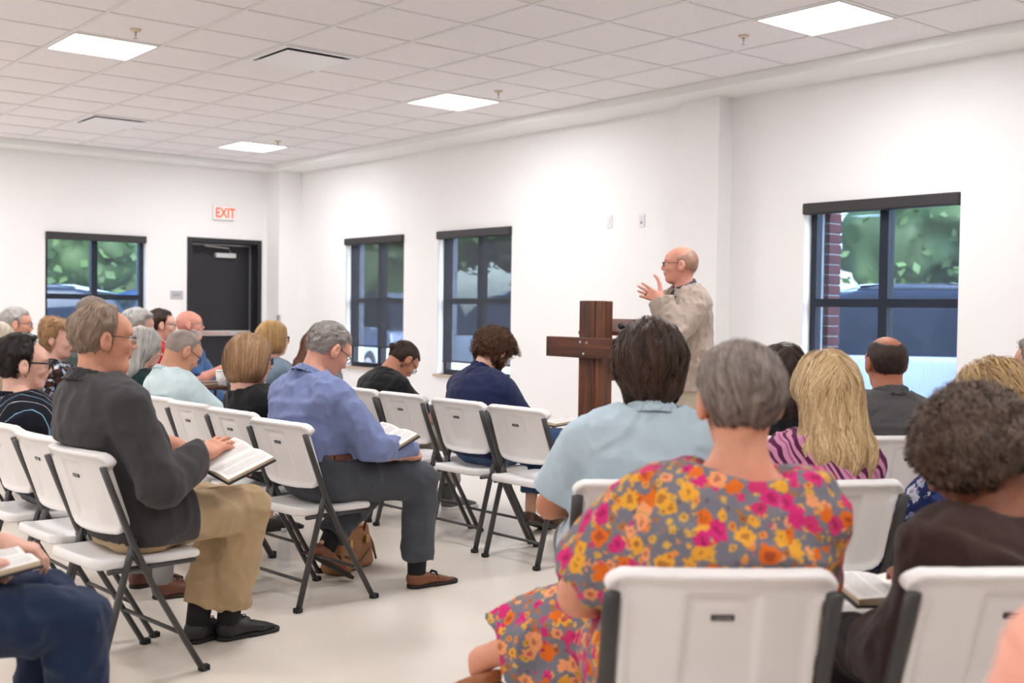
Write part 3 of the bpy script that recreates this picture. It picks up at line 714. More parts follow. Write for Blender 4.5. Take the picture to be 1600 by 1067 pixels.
# ---- hair volumes, in the head frame
def region_short(q, hl=.066, nape=-.075, recede=0., side=.012):
    x,y,z = q.T
    r1 = z-(hl+.22*np.clip(x-.03,0,1)+recede*np.clip(x+.02,0,1)-.10*np.abs(y)*0)
    r2 = np.minimum(side+.18*z-x, z-(nape-.25*(x+.06)))
    ear = -ell(q*np.array([1,0,1])+np.array([0,0,0]), (-.012,0,-.012), (.026,1,.040))
    r2 = np.minimum(r2, np.where(np.abs(y) > .04, -ear*1.0, 1.))
    return np.maximum(r1, r2)
def hair_fn(style, o):
    t = o.get('hair_t', .012)
    sk = lambda q: skull(q)
    hl = o.get('hl', .066)
    if style in ('short','buzz'):
        amp = .006 if style == 'short' else .0008
        def fn(q):
            n = (vnoise(q*55)-.5)*amp*2
            tt = t*np.clip(.42+(q[:,2]+.055)/.13, .30, 1.15)
            rg_ = region_short(q, hl, o.get('nape',-.075), o.get('recede',0.), o.get('side',.012))+(vnoise(q*90)-.5)*.012
            rm = np.clip(.12+rg_/.022, .12, 1)
            return smax(sk(q)-(tt+n)*rm, -rg_, .004)
        return fn
    if style == 'balding':
        def fn(q):
            bald = ell(q, o.get('bald_c',(.02,0,.115)), o.get('bald_r',(.10,.062,.075)))
            rg_ = np.minimum(region_short(q, .12, o.get('nape',-.08)), bald)+(vnoise(q*90)-.5)*.012
            rm = np.clip(.15+rg_/.025, .15, 1)
            return smax(sk(q)-t*rm-(vnoise(q*60)-.5)*.003*rm, -rg_, .004)
        return fn
    if style == 'bob':
        low = o.get('low',-.115)
        def fn(q):
            d = ell(q, (-.018,0,.030), (.122,.102,.108))
            d = smin(d, ell(q, (-.030,0,-.045), (.098,.112,.085)), .05)
            d = smax(d, low-q[:,2]+.12*(q[:,0]+.02), .018)
            face = ell(q, (.115,0,-.035), (.066,.074,.115))
            d = smax(d, -face, .014)
            d = smax(d, -(ell(q, (.05,0,-.13), (.09,.06,.07))), .02)
            return d+(vnoise(q*np.array([34,34,7]))-.5)*.010
        return fn
    if style == 'long':
        low = o.get('low',-.42); wd = o.get('wide',1.)
        def fn(q):
            d = ell(q, (-.020,0,.032), (.120,.098,.104))
            d = smin(d, cap(q, (-.060,0,-.02), (-.085,0,low*.55), .108*wd, .118*wd, (0,1,0), .62), .05)
            d = smin(d, cap(q, (-.085,0,low*.5), (-.095,0,low+.05), .118*wd, .090*wd, (0,1,0), .42, .30), .05)
            face = ell(q, (.11,0,-.040), (.075,.070,.13))
            d = smax(d, -face, .014)
            d = smax(d, -cap(q, (.04,0,-.10), (.03,0,-.5), .06), .02)
            lock = np.sin(q[:,1]*95+np.sin(q[:,2]*26)*1.6+q[:,0]*30)*.005*np.clip((.05-q[:,2])/.15,0,1)
            return d+(vnoise(q*np.array([30,30,9]))-.5)*.014+lock
        return fn
    if style == 'afro':
        R = o.get('R',1.)
        def fn(q):
            d = ell(q, (-.022,0,.036), (.128*R,.125*R,.112*R))
            d = smin(d, ell(q, (-.045,0,-.02), (.10*R,.108*R,.085*R)), .04)
            face = ell(q, (.125,0,-.045), (.078,.075,.105)); d = smax(d, -face, .015)
            d = smax(d, o.get('lowcut',-.092)-q[:,2]+.1*q[:,0], .02)
            return d-(vnoise(q*42)-.5)*.026-(vnoise(q*95)-.5)*.010
        return fn
    if style == 'mop':      # thick collar-length man's hair
        def fn(q):
            d = smax(sk(q)-.026, -np.maximum(region_short(q,.060,-.13,0,.030), -1), .012)
            d = smin(d, smax(ell(q, (-.055,0,-.055), (.062,.080,.070)), -.125-q[:,2], .02), .03)
            d = smax(d, q[:,0]-.03-np.clip(q[:,2]-.03,0,1)*1.2, .015)
            return d-(vnoise(q*np.array([40,40,26]))-.5)*.020
        return fn
    if style == 'curlyshort':
        def fn(q):
            d = smax(sk(q)-.028, -region_short(q,.055,-.06,0,.03), .012)
            return d-(vnoise(q*48)-.5)*.028
        return fn
    if style == 'bun':
        def fn(q):
            d = smax(sk(q)-.009, -region_short(q,.070,-.085), .008)
            d = smin(d, ell(q, (-.125,0,-.005), (.026,.026,.024)), .012)
            return d+(vnoise(q*np.array([20,60,60]))-.5)*.003
        return fn
    if style == 'updo':
        def fn(q):
            d = smax(sk(q)-.014, -region_short(q,o.get('hl',.060),-.085,0,o.get('side',.025)), .01)
            d = smin(d, ell(q, (-.085,0,.085), (.052,.055,.045)), .02)
            return d-(vnoise(q*45)-.5)*.022
        return fn
HSTR = dict(short=(900,5,.011,.0035,.0013), buzz=(500,2,.006,.001,.0009), balding=(700,4,.009,.002,.0012), bob=(1500,9,.022,.003,.0018), long=(2200,13,.030,.004,.0020),
            afro=(2600,7,.012,.006,.0014), mop=(1700,8,.018,.009,.0017), curlyshort=(1700,7,.012,.007,.0015), bun=(700,7,.016,.001,.0013), updo=(1200,6,.015,.006,.0015))

# ---- cloth
def cloth(name, rgb, rough=.85, var=.05, bump=.25, bscale=420, sheen=.12, crease=.9):
    if 'cloth_'+name in MATS: return MATS['cloth_'+name]
    m = mat('cloth_'+name, rgb, rough, var, 9, bump, bscale, sheen=sheen, spec=.2); add_crease(m, crease); return m
def add_crease(m, k):
    nt = m.node_tree; N = nt.nodes; L = nt.links; b = N['Principled BSDF']
    tc = N.new('ShaderNodeTexCoord'); n = N.new('ShaderNodeTexNoise'); n.inputs['Scale'].default_value = 7.5; n.inputs['Detail'].default_value = 2.5; n.inputs['Distortion'].default_value = 1.3
    if hasattr(n,'noise_type'): n.noise_type = 'RIDGED_MULTIFRACTAL'
    L.new(tc.outputs['Object'], n.inputs['Vector'])
    bp = N.new('ShaderNodeBump'); bp.inputs['Strength'].default_value = k; bp.inputs['Distance'].default_value = .018
    if b.inputs['Normal'].links: L.new(b.inputs['Normal'].links[0].from_socket, bp.inputs['Normal'])
    L.new(n.outputs[0], bp.inputs['Height']); L.new(bp.outputs[0], b.inputs['Normal'])
def pattern(name, build, rough=.85):
    if name in MATS: return MATS[name]
    m = bpy.data.materials.new(name); m.use_nodes = True; MATS[name] = m; nt = m.node_tree; b = nt.nodes['Principled BSDF']
    b.inputs['Roughness'].default_value = rough; b.inputs['Specular IOR Level'].default_value = .2
    nt.links.new(build(nt), b.inputs['Base Color']); add_crease(m, .5); return m
def nd(nt, t, **kw):
    n = nt.nodes.new(t)
    for k,v in kw.items():
        if k.startswith('i_'): n.inputs[k[2:].replace('_',' ')].default_value = v
        else: setattr(n, k, v)
    return n
def mixc(nt, fac, a, b):
    m = nd(nt,'ShaderNodeMix',data_type='RGBA')
    for sock,v in ((m.inputs[0],fac),(m.inputs[6],a),(m.inputs[7],b)):
        if isinstance(v,(tuple,float,int)): sock.default_value = v if not isinstance(v,tuple) else (lin(v)+(1,) if len(v) == 3 else v)
        else: nt.links.new(v, sock)
    return m.outputs[2]
def mth(nt, op, a, b=None, c=None):
    m = nd(nt,'ShaderNodeMath',operation=op)
    for i,v in enumerate((a,b,c)):
        if v is None: continue
        if isinstance(v,(int,float)): m.inputs[i].default_value = v
        else: nt.links.new(v, m.inputs[i])
    return m.outputs[0]
def objco(nt, scale=(1,1,1), rot=(0,0,0), warp=0.):
    tc = nd(nt,'ShaderNodeTexCoord'); mp = nd(nt,'ShaderNodeMapping'); mp.inputs['Scale'].default_value = scale; mp.inputs['Rotation'].default_value = rot
    nt.links.new(tc.outputs['Object'], mp.inputs[0]); co = mp.outputs[0]
    if warp:
        n = nd(nt,'ShaderNodeTexNoise',i_Scale=6.); nt.links.new(tc.outputs['Object'], n.inputs['Vector'])
        v = nd(nt,'ShaderNodeVectorMath',operation='MULTIPLY_ADD'); v.inputs[1].default_value = (warp,)*3; nt.links.new(n.outputs[1], v.inputs[0]); nt.links.new(co, v.inputs[2]); co = v.outputs[0]
    return co
def floral(base, flowers, small, scale=14.):
    def f(nt):
        co = objco(nt, warp=.05)
        def layer(bg, sc, thr, cols, off):
            mp = nd(nt,'ShaderNodeMapping'); mp.inputs['Location'].default_value = off; nt.links.new(co, mp.inputs[0])
            v = nd(nt,'ShaderNodeTexVoronoi',i_Scale=sc,i_Randomness=.85); nt.links.new(mp.outputs[0], v.inputs['Vector'])
            n = nd(nt,'ShaderNodeTexNoise',i_Scale=sc*4.5,i_Detail=2.); nt.links.new(mp.outputs[0], n.inputs['Vector'])
            d = mth(nt,'ADD', v.outputs['Distance'], mth(nt,'MULTIPLY', mth(nt,'SUBTRACT', n.outputs[0], .5), .55))
            sep = nd(nt,'ShaderNodeSeparateColor'); nt.links.new(v.outputs['Color'], sep.inputs[0])
            r = nd(nt,'ShaderNodeValToRGB'); r.color_ramp.interpolation = 'CONSTANT'; nt.links.new(sep.outputs[0], r.inputs[0])
            el = r.color_ramp.elements
            while len(el) < len(cols): el.new(.5)
            for k,c in enumerate(cols): el[k].position = k/len(cols); el[k].color = lin(c)+(1,)
            mask = mth(nt,'LESS_THAN', d, thr); ring = mth(nt,'LESS_THAN', d, thr*.45)
            core = mixc(nt, ring, r.outputs[0], mixc(nt, .55, r.outputs[0], (120,30,60)))
            return mixc(nt, mask, bg, core)
        a = layer(base, scale*2.3, .40, small, (3.1,1.7,.4))
        a = layer(a, scale*1.25, .36, flowers[::-1], (5.3,2.2,7.1))
        return layer(a, scale, .42, flowers, (0,0,0))
    return f
def stripes(base, lines, axis, period, rot=(0,0,0), warp=.03):
    """lines: list of (phase 0..1, half width 0..1, colour)"""
    def f(nt):
        co = objco(nt, rot=rot, warp=warp); s = nd(nt,'ShaderNodeSeparateXYZ'); nt.links.new(co, s.inputs[0]); x = s.outputs[axis]
        fr = mth(nt,'FRACT', mth(nt,'DIVIDE', mth(nt,'ADD', x, 10.), period)); out = base
        for ph,w,c in lines: out = mixc(nt, mth(nt,'LESS_THAN', mth(nt,'ABSOLUTE', mth(nt,'SUBTRACT', fr, ph)), w), out, c)
        return out
    return f
def plaid(base, c1, c2, period):
    def f(nt):
        out = base
        for ax,c in ((1,c1),(2,c2)):
            co = objco(nt); s = nd(nt,'ShaderNodeSeparateXYZ'); nt.links.new(co, s.inputs[0])
            fr = mth(nt,'FRACT', mth(nt,'DIVIDE', mth(nt,'ADD', s.outputs[ax], 10.), period)); out = mixc(nt, mth(nt,'MULTIPLY', mth(nt,'LESS_THAN', fr, .4), .6), out, c)
        return out
    return f
def skin_mat(rgb): return mat('skin_%d_%d_%d' % rgb, rgb, .52, .05, 22, .12, 160, spec=.35, sss=.12)

# ---- shoes
def shoe_sdf(style):
    def up(p):
        d = cap(p, (-.055,0,.045), (.085,0,.034), .042, .044, (0,1,0), .95, .72)
        d = smin(d, cap(p, (.085,0,.036), (.128,0,.034), .046, .042, (0,1,0), .80, .78), .02)
        top = {'sneaker': .085, 'dress': .075, 'loafer': .068, 'flat': .046, 'boot': .12}[style]
        d = smin(d, cap(p, (-.058,0,.04), (-.050,0,top), .038, .036, (0,1,0), 1.15), .03)
        d = smax(d, p[:,2]-(top+.004-.30*np.clip(p[:,0]+.02,0,1)*(1 if style != 'flat' else .4)), .012)
        if style == 'flat': d = smax(d, -ell(p, (.005,0,.065), (.085,.030,.048)), .006)
        d = smin(d, ell(p, (-.005,0,.066), (.05,.02,.020)), .015) if style in ('sneaker','dress') else d
        return smax(d, .014-p[:,2], .004)
    def sole(p):
        q = p*np.array([1,1,0.]); d = smin(cap(q, (-.060,0,0), (.05,0,0), .042, .040), cap(q, (.05,0,0), (.130,0,0), .046, .046), .02)
        h = .024 if style == 'sneaker' else .018
        return smax(d, np.abs(p[:,2]-h/2)-h/2, .004)
    return up, sole
SHOE = {}
def shoe(style, rgb, solergb, parent, M):
    if style not in SHOE:
        u,s = shoe_sdf(style); a = mesh_sdf(u, (-.12,-.07,0), (.21,.07,.15), .0065); b = mesh_sdf(s, (-.13,-.07,-.005), (.21,.07,.03), .0065); SHOE[style] = (a,b)
    (V,Q),(V2,Q2) = SHOE[style]
    key = (style,rgb,solergb)
    if key not in SHOE:
        a = np_mesh('shoe', V, Q); a.materials.append(mat('leather_%d_%d_%d' % rgb, rgb, .42, .10, 30, .1, 200)); b = np_mesh('sole', V2, Q2); b.materials.append(mat('sole_%d_%d_%d' % solergb, solergb, .7))
        l = MB()
        if style in ('dress','sneaker'):
            for k in range(4):
                x = .005+k*.017; z = .088-.006*k-.0016*k*k; l.tube([(x,-.020,z-.012),(x+.003,0,z+.001),(x+.006,.020,z-.012)], .0022, 5)
            l.tube([(0,.0,.089),(.012,.022,.094),(.004,.034,.084)], .002, 5); l.tube([(0,.0,.089),(.012,-.022,.094),(.004,-.034,.084)], .002, 5)
        elif style == 'loafer': l.tube([(.04,-.041,.036),(.045,-.02,.064),(.045,.02,.064),(.04,.041,.036)], .006, 6)
        c = None
        if l.v: c = l.mesh('laces', True); c.materials.append(mat('lace_%d_%d_%d' % solergb, tuple(int(v*.7) for v in solergb), .8))
        SHOE[key] = (a,b,c)
    a,b,c = SHOE[key]
    o = bpy.data.objects.new('shoe', a); COL.objects.link(o); o.parent = parent; o.matrix_local = M
    s = bpy.data.objects.new('sole', b); COL.objects.link(s); s.parent = o
    if c: s = bpy.data.objects.new('laces' if style != 'loafer' else 'saddle_strap', c); COL.objects.link(s); s.parent = o

PEOPLE = {}
def person(key, hip, deg, head, label, **o):
    """hip: (x, y) on the floor plan; head: world position between the ears; deg: heading from +x"""
    S = o.get('size',1.); seated = o.get('seated',True); rng = np.random.RandomState(sum(map(ord,key))*7%9973)
    chair_ = CHAIRS.get(o.get('chair'))
    if chair_:
        deg = chair_[2]+o.get('turn',0); a_ = math.radians(chair_[2]); so = o.get('so',.075); hip = (chair_[0]+so*math.cos(a_), chair_[1]+so*math.sin(a_))
    th = math.radians(deg); c,s_ = math.cos(th), math.sin(th)
    t = empty('person', (hip[0],hip[1],0), th); tag(t, label, 'person', o.get('group'))
    res = o.get('res',.012); hres = o.get('hres',.0055)
    F32 = np.float32
    def loc(w): x,y = w[0]-hip[0], w[1]-hip[1]; return np.array([c*x+s_*y, -s_*x+c*y, w[2]])
    hz = o.get('hz', .55 if seated else .93*S)
    H0 = np.array([0,0,hz]); C = loc(head); Hm = rotm(*o.get('look',(0,0,0)))
    hs = o.get('head_size',1.)*1.0
    up = nrm(C-H0); hu = Hm[:,2]
    nd_ = nrm(.45*hu+.55*up+np.array([.12,0,0]))
    base = C+Hm@(np.array([-.028,0,-.070])*hs); N = base-nd_*.085
    bend = o.get('slouch',.05)
    K = H0+np.array([0,0,1])*.52*np.linalg.norm(N-H0)+np.array([-bend,0,0])+.25*(N-H0)*np.array([1,1,0])
    bez = lambda u: (1-u)**2*H0+2*u*(1-u)*K+u*u*N
    W1, W2, Sc = bez(.36), bez(.70), bez(.93)
    tw = math.radians(o.get('twist',0)); left = np.array([-math.sin(tw),math.cos(tw),0]); rl = o.get('sroll',0.)
    left = nrm(left+np.array([0,0,rl])); pl = np.array([0,1,0.])
    fwd = nrm(np.cross(left, N-W1)); fwd = fwd if fwd[0] > -1 else -fwd
    w = o.get('wide',1.)*S; fat = o.get('fat',1.); sw = o.get('shoulder',.172)*S
    sd = nrm(N-W2)
    SL, SR = N-sd*.088+left*sw+fwd*.012, N-sd*.088-left*sw+fwd*.012; Nc = N-sd*.105
    hipL, hipR = H0+pl*.088*w, H0-pl*.088*w
    la, lf = .285*S, .250*S
    arms = []
    for sg,Sh,key2,default in ((1,SL,'lh',(.34,.10,.62)),(-1,SR,'rh',(.34,-.10,.62))):
        h = o.get(key2) or {}
        T = np.array(h.get('at',default), float)
        if 'world' in h: T = loc(h['world'])
        E, T = ik(Sh, T, la, lf, np.array(h.get('pole',(-.35,sg*.55,-.75)), float))
        arms.append((sg,Sh,E,T,h))
    lt, ls = .425*S*o.get('legl',1.), .415*S*o.get('legl',1.)
    legs = []
    for sg,Hp,key2 in ((1,hipL,'lf'),(-1,hipR,'rf')):
        f = o.get(key2) or {}
        T = np.array(f.get('at', (.42,sg*.11,.085) if seated else (.0,sg*.10,.085)), float)
        Kn, T = ik(Hp, T, lt, ls, np.array(f.get('pole',(1,sg*.12,.9) if seated else (1,0,0)), float))
        legs.append((sg,Hp,Kn,T,f))
    # --- volumes
    belly = o.get('belly',0.)
    def torso(p):
        d = cap(p, H0+np.array([0,0,.055]), W1, .168*w, .150*w*fat, left*.5+pl*.5, .78, .80*fat)
        d = smin(d, cap(p, W1, W2, .150*w*fat, .166*w, left, .80*fat, .68), .05)
        d = smin(d, cap(p, W2, Nc, .166*w, .128*w, left, .68, .60), .05)
        d = smin(d, cap(p, SL-left*.035, SR+left*.035, .056*S), .06)
        d = smin(d, cap(p, N+nd_*.01, N-sd*.052+left*sw*.60, .050, .050), .04); d = smin(d, cap(p, N+nd_*.01, N-sd*.052-left*sw*.60, .050, .050), .04)
        if belly: d = smin(d, np.sqrt(((p-(W1+fwd*(.055*belly)-sd*.02))**2).sum(1))-.125*w*(.75+.25*belly), .07)
        if o.get('bust'):
            for q in (1,-1): d = smin(d, np.sqrt(((p-(W2+fwd*.075+left*q*.075+sd*.03))**2).sum(1))-.062*o['bust'], .04)
        if seated:
            for q in (1,-1): d = smin(d, ell(p, H0+np.array([-.035,q*.075*w,.005]), (.115,.105*w,.10)), .05)
        return press(d, p)
    def press(d, p):
        """the seated back rests against the chair's backrest"""
        if not chair_: return d
        q = p-loc((chair_[0],chair_[1],0)); a = math.radians(chair_[2]-deg); ca, sa = math.cos(a), math.sin(a)
        x = ca*q[:,0]+sa*q[:,1]; y = -sa*q[:,0]+ca*q[:,1]; z = q[:,2]
        b = -.090-.34*(z-.535)+.8*np.minimum(np.abs(y),.24)**2
        b = b-2.2*np.clip(z-.825,0,1)-2.2*np.clip(np.abs(y)-.25,0,1)-.8*np.clip(.50-z,0,1)
        return smax(d, b-x, .035)
    nk = o.get('neck',1.)
    def neck(p): return cap(p, N-nd_*.035-np.array([.0,0,0]), base+nd_*.01, .062*nk, .056*nk)
    RI = Hm.T
    C32, Hm32 = C.astype(F32), Hm.astype(F32)
    hq = lambda p: ((p-C32)@Hm32)/F32(hs) if p.dtype == F32 else ((p-C)@Hm)/hs
    headf = masked(lambda p: head_sdf(hq(p), o)*hs, C, .24)
    def upper(p, sg): a = arms[0 if sg > 0 else 1]; return cap(p, a[1], a[2], .056*o.get('arm',1.), .043*o.get('arm',1.))
    def fore(p, sg): a = arms[0 if sg > 0 else 1]; return smin(cap(p, a[2], a[2]+(a[3]-a[2])*.35, .043*o.get('arm',1.), .044*o.get('arm',1.)), cap(p, a[2]+(a[3]-a[2])*.35, a[3], .044*o.get('arm',1.), .0285), .02)
    hands = []
    for sg,Sh,E,T,h in arms:
        d = nrm(T-E); x = nrm(np.array(h['dir'],float)) if 'dir' in h else d
        z = np.array(h.get('back',(0.,0,1.)),float); z = nrm(z-x*(z@x)); y = np.cross(z,x)
        HM = np.stack([x,y,z],1); cc = T+x*.08
        hf = masked(lambda p,HM=HM,T=T,sg=sg,h=h: hand_sdf(((p-T)@HM/(.97*S)).astype(p.dtype), -sg, h.get('curl',28), h.get('spread',.06), h.get('thumb',.6))*.97*S, cc, .17)
        hands.append((hf,T,HM,cc))
    def legv(p, extra=0., strt=0.):
        d = None
        for sg,Hp,Kn,T,f in legs:
            e = cap(p, Hp, Kn, .086*o.get('leg',1.)*w+extra, .058*S+extra+strt*.3)
            shn = smin(cap(p, Kn, T, .056*S+extra+strt*.35, .037+extra+strt), cap(p, Kn+(T-Kn)*.12-np.array([.018,0,0]), Kn+(T-Kn)*.5-np.array([.018,0,0]), .050+extra, .040+extra), .03)
            e = smin(e, shn, .02); d = e if d is None else np.minimum(d, e) if strt == 0 else smin(d, e, .012)
        return d
    # --- body: one mesh (coarse under the clothes, fine for head and hands)
    def body_c(p):
        d = torso(p)+.010
        d = smin(d, neck(p), .035)
        for sg in (1,-1): d = smin(d, smin(upper(p,sg)+.003, fore(p,sg), .015), .03)
        if o.get('legs',True): d = smin(d, legv(p)+(.014 if (o.get('shoes') or {}).get('sock') else .004), .03)
        for sg,Hp,Kn,T,f in legs: d = smin(d, cap(p, T-np.array([.0,0,0]), T+np.array([0,0,-.03]), .031), .01)
        return d
    pts = [H0,N,C,SL,SR]+[q for a in arms for q in (a[2],a[3])]+[q for l in legs for q in (l[2],l[3])]
    lo = np.min(pts,0)-.22; hi = np.max(pts,0)+.2; lo[2] = max(lo[2],.0)
    hi[2] = min(hi[2], N[2]+.30); 
    V,Q = mesh_sdf(body_c, lo, hi, .019); parts = [(V,Q,0)]
    def head_full(p): return smax(smin(headf(p), neck(p), .025), -((p-(N+nd_*.0))@nd_), .004)
    V,Q = mesh_sdf(head_full, C-np.array([.16,.16,.19]), C+np.array([.16,.16,.17]), hres); parts.append((V,Q,0))
    for (hf,T,HM,cc),a in zip(hands,arms):
        x = nrm(a[3]-a[2])
        def hfull(p,hf=hf,a=a,x=x): return smax(smin(hf(p), fore(p,a[0]), .014), -((p-(a[3]-x*.06))@x), .004)
        V,Q = mesh_sdf(hfull, np.minimum(cc,T)-.13, np.maximum(cc,T)+.13, hres*.95 if 'dir' in a[4] else max(hres,.0085)); parts.append((V,Q,0))
    ev = MB()
    for q in (1,-1):
        k = len(ev.f); ev.m = 1; ev.sphere((.0765,q*.033,.006), .0135, 12, 8); ev.m = 2; ev.sphere((.0832,q*.0325,.0055), (.0080,.0062,.0062), 8, 6)
    E_ = np.array(ev.v)*hs@Hm.T+C
    Vs, Qs, mi, off = [], [], [], 0
    for V,Q,m in parts: Vs.append(V); Qs.append(Q+off); mi.append(np.full(len(Q),m)); off += len(V)
    Vs.append(E_); Qs.append(np.array(ev.f)+off); mi.append(np.array(ev.mi))
    V = np.concatenate(Vs); Q = np.concatenate(Qs); mi = np.concatenate(mi)
    # lips
    fc = V[Q].mean(1); hqv = (fc-C)@Hm/hs
    lip = (mi == 0)&(hqv[:,0] > .088)&(np.abs(hqv[:,1]) < .021)&(hqv[:,2] < -.0455)&(hqv[:,2] > -.0645); mi[lip] = 3
    skin = o.get('skin',(224,172,150))
    link('body', np_mesh('body', V, Q, mi=mi), [skin_mat(skin), mat('eye_white',(235,230,226),.3), mat('iris',(60,48,40),.2), mat('lip_%d'%skin[1], tuple(int(v*k) for v,k in zip(skin,(.86,.68,.68))), .5)], t)
    # --- hair
    hst = o.get('hair')
    if hst:
        hf_ = hair_fn(hst, o)
        B = {'long': ((-.26,-.20,o.get('low',-.42)-.05),(.14,.20,.19)), 'bob': ((-.18,-.16,-.2),(.16,.16,.17)), 'afro': ((-.20,-.19,-.15),(.15,.19,.19))}.get(hst, ((-.17,-.13,-.17),(.13,.13,.17)))
        bres = o.get('hair_res', hres*(1.55 if hst in ('long','afro','bob') else 1.25))
        Vh,Qh = mesh_sdf(hf_, B[0], B[1], bres)
        n,stp,stl,lf_,wd_ = HSTR[hst]; n = int(n*o.get('strands',1.)); cr = np.array(o.get('crown',(-.05,0,.12)))
        if hst in ('bob','long'):
            part = o.get('part',0.)
            def flow(q):
                f = np.stack([-.25*np.ones(len(q))*np.clip(q[:,2]/.1,0,1), np.sign(q[:,1]-part)*np.clip((q[:,2])/.10,0,1)*1.1, -np.ones(len(q))],1); return f
        elif hst in ('afro','curlyshort','updo'):
            def flow(q): r = q-np.array([-.02,0,.02]); return np.stack([r[:,1],-r[:,0],r[:,2]*0-.3],1)+vnoise(q*31)[:,None]*np.array([[.2,-.3,-.2]])
        elif hst == 'bun':
            def flow(q): return np.array([-.125,0,-.005])-q
        else:
            comb = np.array(o.get('comb',(-.4,0,-.5)))
            def flow(q): r = q-cr; return r*np.array([1,1,1.])*5+comb
        rs = np.array(Vh) if hst != 'bun' else Vh[Vh[:,0] > -.10]
        wav = {'long': o.get('wave',.007), 'bob': .001, 'mop': .004}.get(hst, 0.)
        Vs_,Qs_,tn = strands(hf_, rs, flow, rng, n, stp, stl, lf_, wd_*o.get('strand_w',1.), wav, .15, curl={'afro':.008,'curlyshort':.007,'updo':.005}.get(hst,0.), jitter=.05 if hst in ('long','bob','bun') else .16)
        Qs_ = Qs_+len(Vh); tone = np.concatenate([np.clip(.15+.55*vnoise(Vh*np.array([40,40,18])),0,1), tn])
        Vall = np.concatenate([Vh,Vs_]); Qall = np.concatenate([Qh,Qs_])
        c0,c1 = o['hair_c']
        eb = MB()
        if o.get('brows',True):
            for q in (1,-1): eb.tube([(.088,q*.014,.029),(.091,q*.028,.034),(.080,q*.050,.029)], [.003,.004,.002], 6, flat=.6)
        if eb.v:
            Ve = np.array(eb.v); fe = [f for f in eb.f if len(f) == 4]
            Qall = np.concatenate([Qall, np.array(fe)+len(Vall)]); Vall = np.concatenate([Vall,Ve]); tone = np.concatenate([tone, np.full(len(Ve),.3)])
        me = np_mesh('hair', Vall*hs@Hm.T+C, Qall, tone=tone)
        link('hair', me, tone_mat('hair_%d_%d_%d_%d' % (c0+(c1[0],)), c0, c1, o.get('hair_rough',.5), .35), t)
    if o.get('beard'):
        def bf(q):
            d = skull(q)-.0055-(vnoise(q*70)-.5)*.005
            r = np.minimum(-.030-q[:,2]+.1*(q[:,0]-.05), q[:,0]+.005+.0*q[:,2]); r = np.minimum(r, ell(q,(.100,0,-.052),(.02,.018,.014)))
            return smax(d, -r, .006)
        Vb,Qb = mesh_sdf(bf, (-.03,-.09,-.14), (.13,.09,-.01), hres)
        link('beard', np_mesh('beard', Vb*hs@Hm.T+C, Qb, tone=vnoise(Vb*120)), tone_mat('beard_%d_%d' % (o['beard'][0][0],o['beard'][1][0]), *o['beard']), t)
    # --- glasses
    if o.get('glasses'):
        g = o['glasses']; rim = g.get('rim',.0016); hh = g.get('h',.017); ww = .024
        fr = MB(); dz = g.get('dz',0.); dx = g.get('dx',0.)
        T_ = lambda v: tuple((np.array(v)+np.array([dx,0,dz]))*hs@Hm.T+C)
        loops = []
        for q in (1,-1):
            lp = []
            for k in range(17):
                a = 2*math.pi*k/16; cx_, sz_ = math.cos(a), math.sin(a)
                lp.append((.106-.010*abs(cx_*ww+q*.033)/.06, q*.033+ww*np.sign(cx_)*abs(cx_)**.7, .004+hh*np.sign(sz_)*abs(sz_)**.7))
            loops.append(lp); fr.tube([T_(v) for v in lp], rim, 6, cap=False)
            fr.tube([T_((.098,q*.057,.010)),T_((.06,q*.078,.012)),T_((.0,q*.083,.014)),T_((-.025,q*.083,.008)),T_((-.036,q*.080,-.012))], g.get('temple',.0020), 6)
        fr.tube([T_((.105,-.010,.010)),T_((.109,0,.013)),T_((.105,.010,.010))], rim, 6)
        go = fr.build('glasses', mat('frame_%d_%d_%d' % g.get('rgb',(30,30,32)), g.get('rgb',(30,30,32)), .35, metal=g.get('metal',0.)), t, True)
        for lp in loops:
            le = MB(); le.add([T_(v) for v in lp[:-1]], [tuple(range(16))]); le.build('lens', M_glass, go)
    # --- clothes
    wr = o.get('wrinkle',.006)
    ph = rng.rand(3)*9
    def folds(p, amp, f=(13,13,8)):
        q = p*np.array(f)+ph; n1 = vnoise(q); n2 = vnoise(q*2.3+3.1)
        r1 = (1-np.abs(n1*2-1))**2; r2 = (1-np.abs(n2*2-1))**2
        return amp*(r1*1.5+r2*.6-.55)
    top = o.get('top')
    if top:
        off_ = top.get('off',.014); slv = top.get('sleeve',1.)      # 0..1 upper arm, 1..2 to the wrist
        hemz = top.get('hem', -.02)
        arm_x = top.get('loose',.010)
        def slf(p):
            d = None
            for sg,Sh,E,T,h in arms:
                if slv <= 1.:
                    e = Sh+(E-Sh)*slv; dd = nrm(E-Sh); a = smax(cap(p, Sh, e+dd*.02, .060*o.get('arm',1.)+arm_x*.5, .048*o.get('arm',1.)+arm_x*1.3), (p-e)@dd, .005)
                else:
                    e = E+(T-E)*(slv-1); dd = nrm(T-E); a = cap(p, Sh, E, .058*o.get('arm',1.)+arm_x*.5, .048*o.get('arm',1.)+arm_x)
                    f_ = smax(cap(p, E, e+dd*.02, .047*o.get('arm',1.)+arm_x, .034+arm_x*1.1), (p-e)@dd, .005); a = smin(a, f_, .02)
                d = a if d is None else np.minimum(d,a)
            return d
        zh = H0[2]+hemz; ncut = top.get('neck',.012)
        vneck = top.get('vneck',0.)
